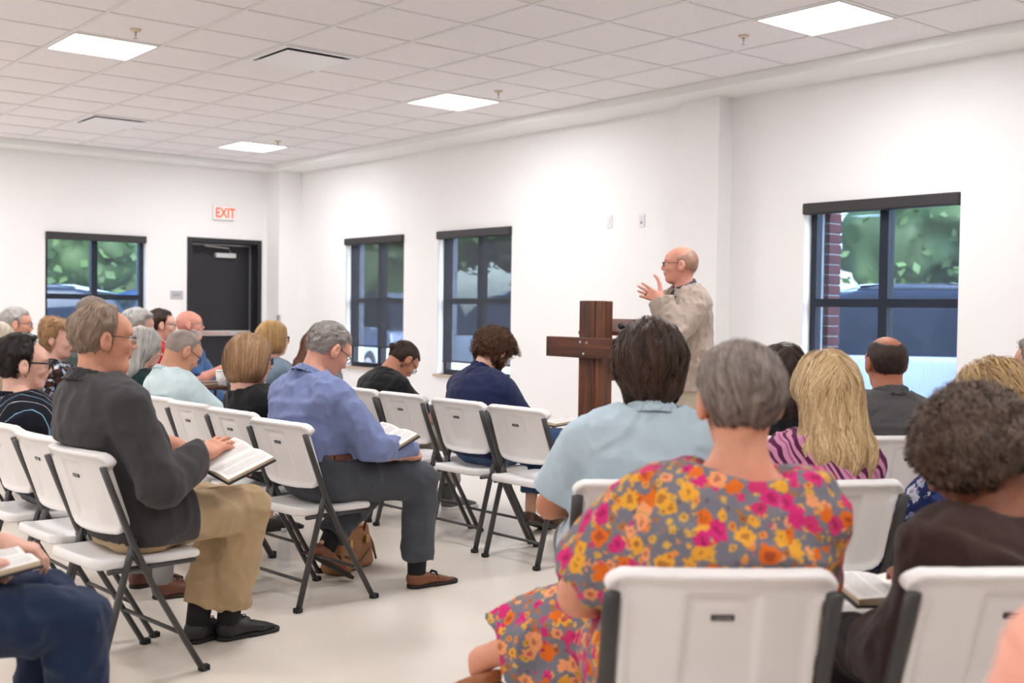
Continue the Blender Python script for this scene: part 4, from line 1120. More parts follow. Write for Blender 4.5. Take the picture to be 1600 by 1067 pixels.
        def topf(p):
            fo = folds(p, wr)
            d = smin(torso(p)-off_, slf(p)-.004, .035)-fo
            if seated and not top.get('tuck'):
                for sg,Hp,Kn,T,f in legs: d = smin(d, cap(p, Hp, Hp+(Kn-Hp)*.30, .110*w*o.get('leg',1.)+off_*.7, .104*w*o.get('leg',1.)+off_*.7)-np.maximum(fo,0), .03)
            if not seated: d = smin(d, cap(p, H0+np.array([0,0,.06]), H0-np.array([0,0,.2]), .170*w+off_*.7, .180*w+off_*.7, pl, .80)-fo, .04)
            pv = p-N; zz_ = pv@nd_; rr = np.sqrt(np.maximum((pv*pv).sum(1)-zz_**2,0))
            d = smax(d, zz_-ncut-1.1*np.maximum(rr-top.get('open',.072),0)+top.get('scoop',0.)*(pv@fwd), .007)
            d = press(d, p)
            if vneck:
                q = p-N; xx = q@fwd; yy = q@left; zz = q@sd
                d = smax(d, -np.maximum(np.maximum(np.abs(yy)-vneck*np.clip((zz+.34)/.34,0,1.2), .03-xx), -1), .006)
            nt_ = top.get('tuck')
            d = smax(d, zh-p[:,2]+(0 if nt_ else .0), .01)
            if seated and top.get('lap',True) and not nt_:
                d = smax(d, p[:,0]-(top.get('front',.20)), .02)
            return d
        tr_ = top.get('res',res)
        V,Q = mesh_sdf(topf, np.minimum(lo,np.min(pts,0)-.2)+np.array([0,0,0]), hi, tr_)
        to = link(top.get('name','shirt'), np_mesh('shirt', V, Q), top['m'], t)
        col_ = top.get('collar')
        if col_:
            ch, fl = top.get('collar_h',.036), top.get('flare',.012)
            cr0 = .068*nk
            ctr = N-nd_*.006; cr0 = .066*nk+top.get('collar_r',0.)
            def cf(p):
                q = p-ctr; x = q@fwd; z = q@nd_+.22*x; rv = q-(q@nd_)[:,None]*nd_; r = np.sqrt((rv*rv).sum(1))
                zt = np.clip(z/ch,-.6,1.2)
                stand = np.maximum(np.abs(r-(cr0+.002-.004*zt))-.0035, np.abs(z-ch*.45)-ch*.60)
                leaf = np.maximum(np.abs(r-(cr0+.007+fl*1.6*(1-zt)))-.0035, np.abs(z-ch*.42)-ch*.56)
                d = smin(stand, leaf, .005)
                gap = np.maximum(.030-x, np.abs(q@left)-(.010+.55*np.clip(ch-z,0,.1)))
                return smax(d, -gap, .004)
            V,Q = mesh_sdf(cf, ctr-.14, ctr+.14, .0056 if res < .011 else .0075)
            link('collar', np_mesh('collar', V, Q), top.get('collar_m',top['m']), to)
        if top.get('lapel'):
            for q in (1,-1):
                def lf2(p,q=q):
                    v = p-N; xx = v@fwd; yy = (v@left)*q; zz = v@sd; kk = vneck*np.clip((zz+.34)/.34,0,1.2)
                    band = np.maximum(kk-.006-yy, yy-kk-.012-.055*np.clip((zz+.34)/.26,0,1)); band = np.maximum(band, np.maximum(zz+.035+.25*(yy-.05), -.33-zz))
                    notch = np.maximum(np.abs(zz+.115-.5*(yy-kk-.05))-.006, kk+.030-yy)
                    return smax(smax(smax(np.abs(torso(p)-off_-.009)-.0045, band, .004), .02-xx, .004), -notch, .003)
                V,Q = mesh_sdf(lf2, N-.36, N+.22, .0075); link('lapel', np_mesh('lapel', V, Q), top['m'], to)
            for sg,Sh,E,T,h in arms:
                dd = nrm(T-E); oc = nrm(np.cross(dd,np.array([0,0,1.])))*sg
                for k in range(3):
                    c_ = E+(T-E)*(.86-.06*k)+oc*(.050)+np.array([0,0,-.02]); MB().sphere(tuple(c_), .0075, 8, 6).build('button', mat('horn_button',(150,112,70),.4), to, True)
            zp = H0[2]-.02
            for q in (1,-1):
                def pf(p,q=q):
                    return smax(smax(np.abs(torso(p)-off_-.006)-.004, np.abs(p[:,2]-zp)-.024, .004), np.abs(p[:,0]-.07)-.075-10*np.clip(-p[:,1]*q,0,1), .006)
                V,Q = mesh_sdf(pf, H0-.28, H0+.28, .009); 
                if len(V): link('pocket_flap', np_mesh('pocket_flap', V, Q), top['m'], to)
    inner = o.get('inner')
    if inner:
        def inf(p):
            pv = p-N; zz_ = pv@nd_; rr = np.sqrt(np.maximum((pv*pv).sum(1)-zz_**2,0))
            d = smin(torso(p)-.006, neck(p)-.009, .02); d = smax(d, zz_-.030-1.1*np.maximum(rr-.075,0)+.35*(pv@fwd), .005); d = smax(d, (W1[2]-.10)-p[:,2], .01)
            return d-folds(p,.003)
        V,Q = mesh_sdf(inf, np.min([W1,N,SL,SR],0)-.2, np.max([N,SL,SR],0)+.15, min(res,.010)); io = link('shirt', np_mesh('shirt', V, Q), inner, t)
        def ic(p):
            q = p-(N+nd_*.004); x = q@fwd; z = q@nd_+.30*x; rv = q-(q@nd_)[:,None]*nd_; r = np.sqrt((rv*rv).sum(1)); zt = np.clip(z/.042,-.6,1.2)
            d = smin(np.maximum(np.abs(r-(.063*nk-.003*zt))-.003, np.abs(z-.02)-.026), np.maximum(np.abs(r-(.068*nk+.016*(1-zt)))-.003, np.abs(z-.016)-.028), .004)
            return smax(d, -np.maximum(.030-x, np.abs(q@left)-(.006+.45*np.clip(.045-z,0,.1))), .003)
        V,Q = mesh_sdf(ic, N-.13, N+.13, .006); link('shirt_collar', np_mesh('shirt_collar', V, Q), inner, io)
    bot = o.get('bottom')
    if bot:
        of = bot.get('off',.010); stp_ = bot.get('straight',.016); hem = bot.get('hem',.10)
        def botf(p):
            d = legv(p, of, stp_)
            pel = smax(torso(p)-of, p[:,2]-(H0[2]+bot.get('waist',.13 if (top or {}).get('tuck') else .03)), .01)
            d = smin(d, pel, .04)
            if bot.get('skirt'):
                k0 = (legs[0][2]+legs[1][2])/2; f0 = (legs[0][3]+legs[1][3])/2; wd = bot['skirt']
                d = smin(d, cap(p, H0, k0+np.array([.0,0,.0]), .15*w, .12*wd, pl, .55, .6), .05)
                e = k0+(f0-k0)*bot.get('skirt_len',.6); d = smin(d, cap(p, k0, e, .12*wd, .15*wd, pl, .75, .85), .05)
            for sg,Hp,Kn,T,f in legs:
                dd = nrm(T-Kn); near = ((p-T)@dd)+hem
                m = (np.sqrt(((p-(T-dd*hem))**2).sum(1)) < .22)
                d = np.where(m, smax(d, near, .004), np.where(((p-T)@dd > -hem)&(np.sqrt(((p-T)**2).sum(1)) < .25), np.maximum(d,.02), d))
            return press(d-folds(p, bot.get('wrinkle',.008), (9,9,9)), p)
        V,Q = mesh_sdf(botf, lo, np.array([hi[0],hi[1],H0[2]+.25]), bot.get('res',res*1.45))
        bo = link(bot.get('name','trousers'), np_mesh('trousers', V, Q), bot['m'], t)
        if bot.get('belt'):
            zb = H0[2]+bot.get('waist',.13)-.012
            def bel(p):
                d = torso(p)-of-.006; return smax(np.abs(d)-.004, np.abs(p[:,2]-zb)-.017, .003)
            V,Q = mesh_sdf(bel, (-.35,-.35,zb-.03), (.35,.35,zb+.03), .008); link('belt', np_mesh('belt', V, Q), mat('belt_brown',(104,58,40),.45,.08,30), bo)
    # --- socks and shoes
    sh = o.get('shoes')
    for sg,Hp,Kn,T,f in legs:
        if f.get('hide') or not sh: continue
        yaw = math.radians(f.get('yaw', sg*8)); pit = math.radians(f.get('pitch',0)); rol = math.radians(f.get('roll',0))
        if sh.get('sock'):
            dd = nrm(T-Kn); MBs = MB().tube([tuple(T-dd*.17),tuple(T-dd*.06),tuple(T+np.array([0,0,-.035]))], [.054,.048,.043], 12, up=(0,1,0))
            MBs.build('sock', mat('sock_%d_%d_%d' % sh['sock'], sh['sock'], .9), t, True)
        M = Matrix.Translation(Vector(T+np.array([0,0,-.085+.0]))) if not (pit or rol) else Matrix.Translation(Vector(T)) @ Matrix.Rotation(yaw,4,'Z') @ Matrix.Rotation(pit,4,'Y') @ Matrix.Rotation(rol,4,'X') @ Matrix.Translation((0,0,-.085))
        if not (pit or rol): M = M @ Matrix.Rotation(yaw,4,'Z')
        M = M @ Matrix.Translation((.055,0,0)) @ Matrix.Scale(o.get('shoe_s',1.),4)
        shoe(sh['style'], sh['rgb'], sh.get('sole',(30,28,28)), t, M)
    if o.get('ring'):
        hf,T,HM,cc = hands[0]; rg_ = MB(); ctr_ = np.array([.098,.0105,-.004])
        rg_.tube([tuple(T+HM@(ctr_+np.array([0,math.cos(a)*.0105,math.sin(a)*.0105]))) for a in [2*math.pi*k/14 for k in range(15)]], .0024, 6, cap=False)
        rg_.build('ring', mat('ring_dark',(40,36,36),.3,metal=.6), t, True)
    PEOPLE[key] = dict(root=t, N=N, C=C, Hm=Hm, arms=arms, legs=legs, hands=hands, fwd=fwd, left=left, sd=sd, W2=W2, W1=W1)
    return t
# ================================================================== the congregation
SK1, SK2, SK3, SK4 = (222,166,142), (228,178,158), (200,142,116), (150,98,76)
J = lambda st, rgb, **k: dict(style=st, rgb=rgb, **k)
GREYH = ((104,92,84),(192,182,174)); BLACKH = ((14,11,12),(46,38,36)); BRN = ((44,28,20),(104,72,50)); DKBRN = ((24,16,13),(72,50,38))
BLOND = ((146,100,56),(226,188,128)); HONEY = ((128,88,54),(206,164,112)); WHITEH = ((150,144,140),(226,222,216))
lap = dict(lh=dict(at=(.33,.07,.66),curl=45), rh=dict(at=(.33,-.07,.66),curl=45))

# -------- left block
person('blazer', (1.53,4.05), 5, (1.45,4.085,1.203), 'man in a charcoal blazer and khaki trousers reading, seated at left front', chair='A',
  size=1.04, legl=1.07, so=.03, wide=1.08, fat=1.08, shoulder=.188, look=(-12,3,0), res=.0095, hres=.0042, slouch=.06, skin=(214,152,126), hair='short', hair_t=.011, hair_c=((106,84,68),(190,166,146)), hl=.076, recede=.48, strands=1.8,
  jaw=1.05, chin2=1, glasses=dict(rgb=(70,62,60),rim=.0012,h=.016),
  lh=dict(at=(.34,-.02,.72),dir=(.8,-.5,.1),back=(.2,-.1,.9),curl=40), rh=dict(at=(.185,-.185,.785),dir=(.88,.24,.34),back=(-.5,-.45,.75),curl=[14,10,12,18],spread=.13,thumb=.9,pole=(-.55,-.45,-.6)),
  lf=dict(at=(.33,.11,.085),pole=(1,.1,1)), rf=dict(at=(.44,.06,.085),pole=(.6,-.15,1),yaw=-3),
  top=dict(m=cloth('charcoal',(66,64,66),bump=.35), name='blazer', off=.024, sleeve=1.93, loose=.022, hem=-.075, front=.17, collar=1, collar_h=.046, flare=.018, neck=.004), wrinkle=.007,
  bottom=dict(m=cloth('khaki',(186,160,124)), straight=.026, hem=.06, wrinkle=.012, res=.010), shoes=J('dress',(30,28,30),sole=(22,21,22),sock=(24,24,28)))
person('striped', (1.53,5.14), 0, (1.503,5.227,1.056), 'black-haired man with thick black glasses and dark striped shirt, far left', chair='A3',
  wide=1.05, look=(-10,2,0), hres=.005, slouch=.07, skin=SK2, hair='short', hair_t=.022, hl=.088, recede=.25, hair_c=BLACKH, glasses=dict(rgb=(16,16,18),rim=.0034,h=.019,temple=.0042), strands=1.3,
  top=dict(m=pattern('striped_shirt', stripes((26,27,36), [(.2,.028,(112,150,178)),(.7,.022,(168,166,176))], 1, .070, rot=(0,.25,.8), warp=.015)), off=.016, sleeve=.85, hem=-.06, collar=1, neck=.006), bottom=dict(m=cloth('grey_trousers',(98,98,102)), hem=.09),
  lf=dict(at=(.40,.06,.085)), rf=dict(at=(.40,-.20,.085)), shoes=J('dress',(98,54,36),sole=(40,28,22),sock=(150,150,152)), **lap)
person('green', (2.60,6.14), 0, (2.588+.06,6.19,1.061), 'man with cropped grey hair, glasses and pale green shirt, reading', chair='E_',
  wide=1.12, fat=1.1, belly=.7, look=(-4,34,0), hres=.0055, slouch=.11, skin=(206,150,122), hair='buzz', hair_t=.0035, hl=.074, hair_c=((122,106,98),(176,164,156)), jaw=1.08, chin2=1, glasses=dict(rgb=(34,32,34),rim=.0022,h=.014),
  top=dict(m=cloth('mint',(208,227,230)), off=.016, sleeve=.9, loose=.016, hem=-.06, collar=1, collar_h=.034), bottom=dict(m=cloth('navy_trousers',(44,48,62))), shoes=J('dress',(40,36,36)), **lap)
person('bob', (2.60,5.17), 0, (2.604,5.25,1.055), 'woman with a smooth honey-brown bob in a black top', chair='C',
  size=.94, wide=.92, shoulder=.150, bust=1., look=(-14,6,0), hres=.005, slouch=.05, skin=SK2, hair='bob', hair_c=((112,80,54),(192,150,112)), strands=2.2, glasses=dict(rgb=(58,46,66),rim=.003,h=.017),
  top=dict(m=cloth('black_knit',(20,20,23)), name='top', off=.014, sleeve=1.9, hem=-.06, neck=.0), bottom=dict(m=cloth('black_skirt',(22,22,25)), name='skirt', skirt=.95, skirt_len=.55, hem=.3),
  lf=dict(at=(.36,.02,.085)), rf=dict(at=(.50,.05,.16),pole=(.6,0,1),pitch=24,yaw=6), shoes=J('flat',(26,24,26),sole=(20,20,20)), shoe_s=.9, **lap)
person('blue', (2.55,4.575), 4, (2.676,4.60,1.127), 'grey-haired man in a blue dress shirt bent over an open book', chair='B',
  size=1.02, wide=1.06, fat=1.06, shoulder=.186, look=(-6,32,0), res=.0095, hres=.0042, slouch=.115, skin=(222,160,138), hair='short', hair_t=.010, hl=.07, hair_c=((98,88,84),(204,196,190)), strands=2.2, comb=(-.8,0,-.15), crown=(.06,0,.12), jaw=1.06,
  glasses=dict(rgb=(40,40,44),rim=.0014,h=.013),
  lh=dict(at=(.38,.05,.68),curl=45,dir=(.8,-.3,.1)), rh=dict(at=(.33,-.21,.645),curl=[55,55,55,55],dir=(.9,.25,.0),back=(.1,-.8,.5),pole=(-.5,-.55,-.5)),
  rf=dict(at=(.40,-.20,.085),yaw=-8,pole=(1,-.25,.9)), lf=dict(at=(.10,.12,.20),pitch=32,yaw=-4,pole=(1,.1,.4)),
  top=dict(m=cloth('blue_oxford',(120,132,174),bump=.2), off=.016, sleeve=1.94, loose=.020, tuck=1, hem=.09, collar=1, collar_h=.040, flare=.014, neck=.004), wrinkle=.013,
  bottom=dict(m=cloth('slate_trousers',(74,77,84)), straight=.020, hem=.055, belt=1, waist=.12, off=.013, wrinkle=.010, res=.010), shoes=J('loafer',(128,76,48),sole=(34,30,30),sock=(26,26,32)))
person('bun', (3.90,6.17), -4, (4.15,6.18,.985), 'man in black with a small dark hair bun, bent over a book', chair='K2',
  wide=.98, look=(-4,52,0), hres=.006, slouch=.10, skin=(196,134,106), hair='bun', hair_c=((34,22,18),(78,54,42)), glasses=dict(rgb=(22,22,24),rim=.0024,h=.015),
  top=dict(m=cloth('black_tee',(24,24,27)), off=.014, sleeve=.8, hem=-.03, neck=.012), bottom=dict(m=cloth('stone_trousers',(166,158,146)), straight=.024), rf=dict(at=(.40,-.15,.085)), lf=dict(at=(.36,.1,.085)),
  shoes=J('sneaker',(92,88,88),sole=(218,214,210),sock=(90,90,92)), lh=dict(at=(.42,.08,.64),curl=45), rh=dict(at=(.42,-.08,.64),curl=45))
person('navy', (3.91,5.08), 2, (4.075,5.13,1.075), 'man with curly brown hair and a beard in a navy quarter-zip', chair='N',
  size=1.03, wide=1.10, fat=1.1, shoulder=.186, look=(2,34,0), hres=.0048, slouch=.11, skin=(224,172,150), hair='curlyshort', hair_c=((52,32,22),(116,78,52)), beard=((60,38,28),(110,74,54)), strands=1.4,
  top=dict(m=cloth('navy_knit',(32,40,76)), name='sweater', off=.019, sleeve=1.94, loose=.020, hem=-.06, collar=1, collar_h=.05, flare=.006), bottom=dict(m=cloth('denim',(52,82,120),bump=.3,bscale=700), straight=.022),
  lf=dict(at=(.36,.03,.13),pitch=18), rf=dict(at=(.46,-.10,.12),pitch=20,pole=(.8,-.1,1)), shoes=J('loafer',(86,60,46),sole=(70,58,48)), lh=dict(at=(.36,.06,.66),curl=45), rh=dict(at=(.36,-.08,.66),curl=45))
# -------- farther left
person('blonde_far', (3.80,7.42), 0, (3.865,7.431,1.091), 'woman with chin-length blonde hair and glasses, grey-blue top, near the corner', chair='F1', size=.95, wide=.92, shoulder=.152, bust=1, look=(-16,0,0), hres=.0080, skin=SK2, hair='bob', low=-.10, strands=.7, hair_c=BLOND, glasses=dict(rgb=(40,34,40),rim=.0026),
  top=dict(m=cloth('dusty_blue',(120,140,156)), name='top', sleeve=1.8, neck=.0), bottom=dict(m=cloth('black_skirt',(22,22,25))), shoes=J('flat',(26,24,26)), res=.014, **lap)
person('curly_far', (3.86,6.76), 0, (3.896,6.80,1.05), 'woman with long curly auburn hair in a grey top, behind the blue shirt man', chair='F2', size=.95, wide=.95, shoulder=.152, bust=1, look=(-6,12,0), hres=.0080, skin=SK2, hair='long', low=-.30, wave=.012, strands=.6, hair_c=((78,44,26),(146,92,58)),
  top=dict(m=cloth('heather_grey',(122,124,130)), name='top', sleeve=1.8, neck=.0), bottom=dict(m=cloth('navy_trousers',(44,48,62))), shoes=J('flat',(26,24,26)), res=.014, **lap)
person('bluepolo', (3.84,8.93), -10, (3.893,8.963,1.163), 'bald bearded man with glasses in a blue polo, in front of the black door', chair='F3', wide=1.12, fat=1.15, belly=1., look=(-18,-2,0), hres=.0080, skin=(226,160,142), chin2=1, glasses=dict(rgb=(120,116,120),rim=.0014),
  beard=((170,150,140),(214,200,192)), top=dict(m=cloth('polo_blue',(62,98,146)), sleeve=.85, collar=1, loose=.016), bottom=dict(m=cloth('grey_trousers',(98,98,102))), shoes=J('dress',(40,36,36)), res=.014,
  rh=dict(at=(.12,-.36,.82),curl=55,dir=(.6,-.6,-.5)), lh=dict(at=(.36,.02,.72),curl=50))
person('red', (3.50,8.70), -6, (3.554,8.724,1.167), 'dark-haired man in a red shirt beside the man in the blue polo', chair='F4', wide=1.05, look=(-10,4,0), hres=.0080, skin=SK2, hair='short', hl=.082, hair_c=((40,26,22),(84,58,48)), glasses=dict(rgb=(70,60,60),rim=.0014),
  top=dict(m=cloth('red_polo',(196,32,44)), sleeve=.85, loose=.014, collar=1), bottom=dict(m=cloth('navy_trousers',(44,48,62))), shoes=J('dress',(40,36,36)), res=.014, **lap)
person('grey_a', (2.90,7.62), 0, (2.958,7.661,1.169), 'person with short wavy silver hair behind the blazer man', chair='F5', size=.97, look=(-8,4,0), hres=.0080, skin=SK2, hair='short', hair_t=.020, hair_c=WHITEH, brows=False,
  top=dict(m=cloth('grey_green',(96,110,108)), sleeve=1.8), bottom=dict(m=cloth('grey_trousers',(98,98,102))), shoes=J('dress',(40,36,36)), res=.016, **lap)
person('grey_b', (2.57,6.70), 0, (2.632,6.73,1.06), 'woman with long straight silver hair and dark green top', chair='F6', size=.95, wide=.95, shoulder=.152, bust=1, look=(-6,6,0), hres=.006, skin=SK2, hair='long', low=-.24, wave=.002, strands=.6, hair_c=WHITEH, glasses=dict(rgb=(90,84,84),rim=.0014),
  top=dict(m=cloth('deep_teal',(22,52,54)), name='top', sleeve=1.8), bottom=dict(m=cloth('black_skirt',(22,22,25))), shoes=J('flat',(26,24,26)), res=.014, **lap)
person('pattern', (2.30,7.48), -6, (2.372,7.492,1.098), 'woman with a messy blonde updo and sunglasses on her head, chin on fist', chair='F7', size=.96, wide=1.0, shoulder=.156, bust=1.1, look=(-38,10,0), hres=.0055, skin=(232,182,164), hair='updo', hl=.078, side=.0, hair_c=((140,98,62),(214,174,126)), glasses=dict(rgb=(30,34,48),rim=.003,dz=.072,dx=-.022,h=.016),
  rh=dict(at=(.165,-.045,.985),dir=(.15,.25,.9),back=(.9,-.3,.1),curl=80,pole=(.5,-.35,-.8)), lh=dict(at=(.33,.07,.66),curl=45),
  top=dict(m=pattern('brown_blue_print', floral((34,28,30), [(96,66,48),(150,176,206),(58,42,36),(214,214,220)], [(34,28,30),(104,76,58),(130,150,178)], 22.)), name='blouse', sleeve=.6, neck=-.01, scoop=.3), bottom=dict(m=cloth('tan_trousers',(160,130,100))), shoes=J('flat',(26,24,26)), res=.012)
person('old', (2.42,8.80), 0, (2.487,8.823,1.168), 'older man with white hair and glasses against the far wall at left', chair='F8', look=(-16,4,0), hres=.0080, skin=(220,160,138), hair='short', hl=.076, hair_t=.012, hair_c=WHITEH, glasses=dict(rgb=(60,56,56),rim=.0016),
  top=dict(m=cloth('cream_shirt',(214,208,196)), sleeve=.85, collar=1), bottom=dict(m=cloth('tan_trousers',(160,130,100))), shoes=J('dress',(40,36,36)), res=.016, **lap)
person('crown_only', (3.06,9.05), 0, (3.138,9.069,1.255), 'person in front of the far window, only the grey hair seen above the blazer man', chair='F9', size=1.05, hz=.57, look=(-6,4,0), hres=.0080, skin=SK2, hair='short', hair_t=.016, hair_c=((110,96,86),(176,162,150)),
  top=dict(m=cloth('grey_green',(96,110,108)), sleeve=1.8), bottom=dict(m=cloth('grey_trousers',(98,98,102))), shoes=J('dress',(40,36,36)), res=.016, **lap)
person('white_edge', (1.97,7.61), 0, (2.03,7.63,1.076), 'white-haired person cut off by the left edge of the photo', chair='F10', size=.95, look=(-6,6,0), hres=.0080, skin=SK2, hair='bob', low=-.08, strands=.5, hair_c=((190,172,140),(238,232,222)),
  top=dict(m=cloth('beige_top',(196,182,162)), name='top', sleeve=1.8), bottom=dict(m=cloth('tan_trousers',(160,130,100))), shoes=J('flat',(26,24,26)), res=.016, **lap)
person('jeans', (.52,3.10), 0, (.55,3.12,1.20), 'person at lower left, only a knee in blue jeans in view', chair='F11', look=(0,20,0), hres=.007, skin=SK2, hair='short', hair_c=BRN,
  top=dict(m=cloth('grey_tee',(120,120,124)), sleeve=.8), bottom=dict(m=cloth('dark_denim',(32,48,78),bump=.4,bscale=600), straight=.020, res=.010, wrinkle=.012), shoes=J('sneaker',(110,60,48),sole=(200,196,190)),
  rf=dict(at=(.42,-.10,.085)), lf=dict(at=(.42,.12,.085)), res=.014, lh=dict(at=(.30,.10,.68),curl=40), rh=dict(at=(.16,-.12,.68),curl=45))

# -------- right block
person('polo_lb', (2.57,2.49), 53, (2.632,2.518,1.155), 'man with thick dark brown hair in a light blue polo, seen from behind', chair='LB',
  size=1.02, wide=1.10, fat=1.10, shoulder=.186, arm=1.12, look=(4,4,0), res=.0095, hres=.0042, slouch=.07, skin=(196,132,102), hair='mop', hair_c=((30,21,17),(92,68,54)), strands=2.6,
  lh=dict(at=(.30,.12,.68),curl=45,pole=(-.3,.75,-.6)), rh=dict(at=(.34,-.06,.68),curl=45), wrinkle=.006,
  top=dict(m=cloth('light_blue_polo',(190,210,222),bump=.35,bscale=500), off=.018, sleeve=.74, loose=.020, hem=-.06, collar=1, collar_h=.040, flare=.012, neck=.006), bottom=dict(m=cloth('camo_trousers',(112,106,98))), shoes=J('sneaker',(70,70,74),sole=(200,200,200)))
person('floral', (1.84,1.605), 48, (1.942,1.588,1.136), 'woman with cropped grey-brown hair in an orange and pink floral dress, seen from behind', chair='FL',
  size=.99, wide=1.14, fat=1.12, shoulder=.165, arm=1.22, look=(2,4,0), so=.06, res=.0085, hres=.0038, slouch=.07, neck=.98, skin=(226,160,132), hair='short', hair_t=.013, nape=-.080, hair_c=((74,60,52),(186,172,162)), strands=2.8, strand_w=1.0,
  lh=dict(at=(.30,.16,.64),curl=40,pole=(-.3,.75,-.5)), rh=dict(at=(.34,-.10,.68),curl=45), wrinkle=.009,
  lf=dict(at=(.42,.12,.085)), rf=dict(at=(.50,.48,.41),pole=(1,-.2,.8),pitch=22,yaw=42),
  top=dict(m=pattern('floral_dress', floral((122,122,132), [(226,112,36),(214,48,120),(236,170,60),(240,160,110),(206,56,110)], [(122,122,132),(222,172,70),(236,150,70),(228,176,80),(176,116,66)], 19.)), name='dress', off=.022, sleeve=.74, loose=.034, hem=-.09, neck=-.018, scoop=-.25, res=.0085),
  bottom=dict(m=MATS['floral_dress'], name='dress_skirt', skirt=1.0, skirt_len=.55, hem=.11, off=.024, straight=.05, wrinkle=.014, res=.010), shoes=J('flat',(160,100,60),sole=(120,76,46)))
person('blonde_long', (3.02,2.18), 58, (3.125,2.205,1.075), 'woman with long wavy blonde hair in a purple and pink striped top, seen from behind', chair='BL',
  size=.95, wide=.98, shoulder=.156, bust=1, look=(0,4,0), res=.010, hres=.0045, slouch=.06, skin=SK2, hair='long', low=-.37, wide_h=1, wave=.008, hair_c=((150,106,62),(246,218,168)), strands=2.2, strand_w=1.2, part=.01,
  top=dict(m=pattern('purple_stripe', stripes((206,142,172), [(.25,.12,(92,34,72)),(.62,.06,(92,34,72)),(.85,.05,(176,96,134))], 1, .075, rot=(.5,.2,.3), warp=.10)), name='blouse', off=.020, sleeve=1.6, loose=.024, hem=-.07), wrinkle=.010,
  bottom=dict(m=pattern('purple_stripe2', stripes((206,142,172), [(.25,.14,(92,34,72)),(.62,.07,(92,34,72))], 1, .06, warp=.06)), name='skirt', skirt=1.0, skirt_len=.8, hem=.16), shoes=J('flat',(26,24,26)), **lap)
person('greypolo', (4.38,2.74), 56, (4.44,2.815,1.113), 'balding man in a charcoal grey polo in front of the large window', chair='GP', size=1.02, wide=1.12, fat=1.1, shoulder=.186, look=(-2,4,0), hres=.0048, slouch=.06, skin=(190,122,94), hair='balding', hair_t=.006, hair_c=((34,24,22),(84,64,54)), bald_c=(-.030,0,.112), bald_r=(.085,.052,.060), strands=1.6, neck=1.1,
  top=dict(m=cloth('graphite_polo',(86,84,86)), off=.018, sleeve=.9, loose=.016, hem=-.06, collar=1, collar_h=.048, flare=.008), bottom=dict(m=cloth('navy_trousers',(44,48,62))), shoes=J('dress',(40,36,36)), **lap)
person('dark_hair', (3.95,3.02), 54, (4.05,3.07,1.065), 'woman with long dark brown hair left of the balding man', chair='F12', size=.95, wide=.95, shoulder=.152, look=(-4,4,0), hres=.0055, skin=SK2, hair='long', low=-.26, wave=.004, strands=.6, hair_c=DKBRN, wide_h=.9,
  top=dict(m=cloth('black_knit',(20,20,23)), name='top', sleeve=1.8), bottom=dict(m=cloth('black_skirt',(22,22,25))), shoes=J('flat',(26,24,26)), res=.014, **lap)
person('curly', (2.33,1.27), 56, (2.415,1.312,1.015), 'woman with curly grey-brown hair and a dark brown top at right front', chair='BR',
  size=.94, wide=.96, fat=1.0, shoulder=.148, turn=-10, lowcut=-.055, look=(60,34,0), res=.0095, hres=.0042, slouch=.10, skin=SK4, hair='afro', R=.94, hair_c=((48,36,30),(146,124,108)), strands=2.5, glasses=dict(rgb=(40,36,36),rim=.002),
  top=dict(m=cloth('brown_top',(66,48,44)), name='top', off=.016, sleeve=1.8, loose=.016, hem=-.06, neck=-.012, scoop=-.15), bottom=dict(m=cloth('black_skirt',(22,22,25))), shoes=J('flat',(26,24,26)), lh=dict(at=(.20,.03,.66),curl=45,pole=(-.9,.05,-.7)), rh=dict(at=(.24,-.06,.66),curl=45))
person('highlight', (3.50,1.86), 62, (3.65,1.905,1.037), 'woman with tousled highlighted blonde hair and navy floral dress at right', chair='NV',
  size=.96, wide=1.0, shoulder=.158, look=(6,22,0), hres=.005, slouch=.08, skin=SK2, hair='mop', hair_c=((104,72,44),(236,200,144)), strands=1.6,
  top=dict(m=pattern('navy_floral', floral((44,56,104), [(206,208,218),(70,86,140),(180,186,204)], [(44,56,104),(150,160,190),(44,56,104)], 16.)), name='dress', off=.018, sleeve=.9, loose=.02, hem=-.08), bottom=dict(m=MATS['navy_floral'], name='dress_skirt', skirt=1., skirt_len=.7, hem=.2), shoes=J('flat',(26,24,26)), **lap)
person('edge_man', (4.44,2.10), 66, (4.475,2.14,1.14), 'grey-haired man cut off by the right edge of the photo', chair='F13', look=(8,4,0), hres=.006, skin=SK1, hair='short', hair_c=GREYH,
  top=dict(m=cloth('grey_tee',(120,120,124)), sleeve=.9), bottom=dict(m=cloth('navy_trousers',(44,48,62))), shoes=J('dress',(40,36,36)), res=.014, **lap)

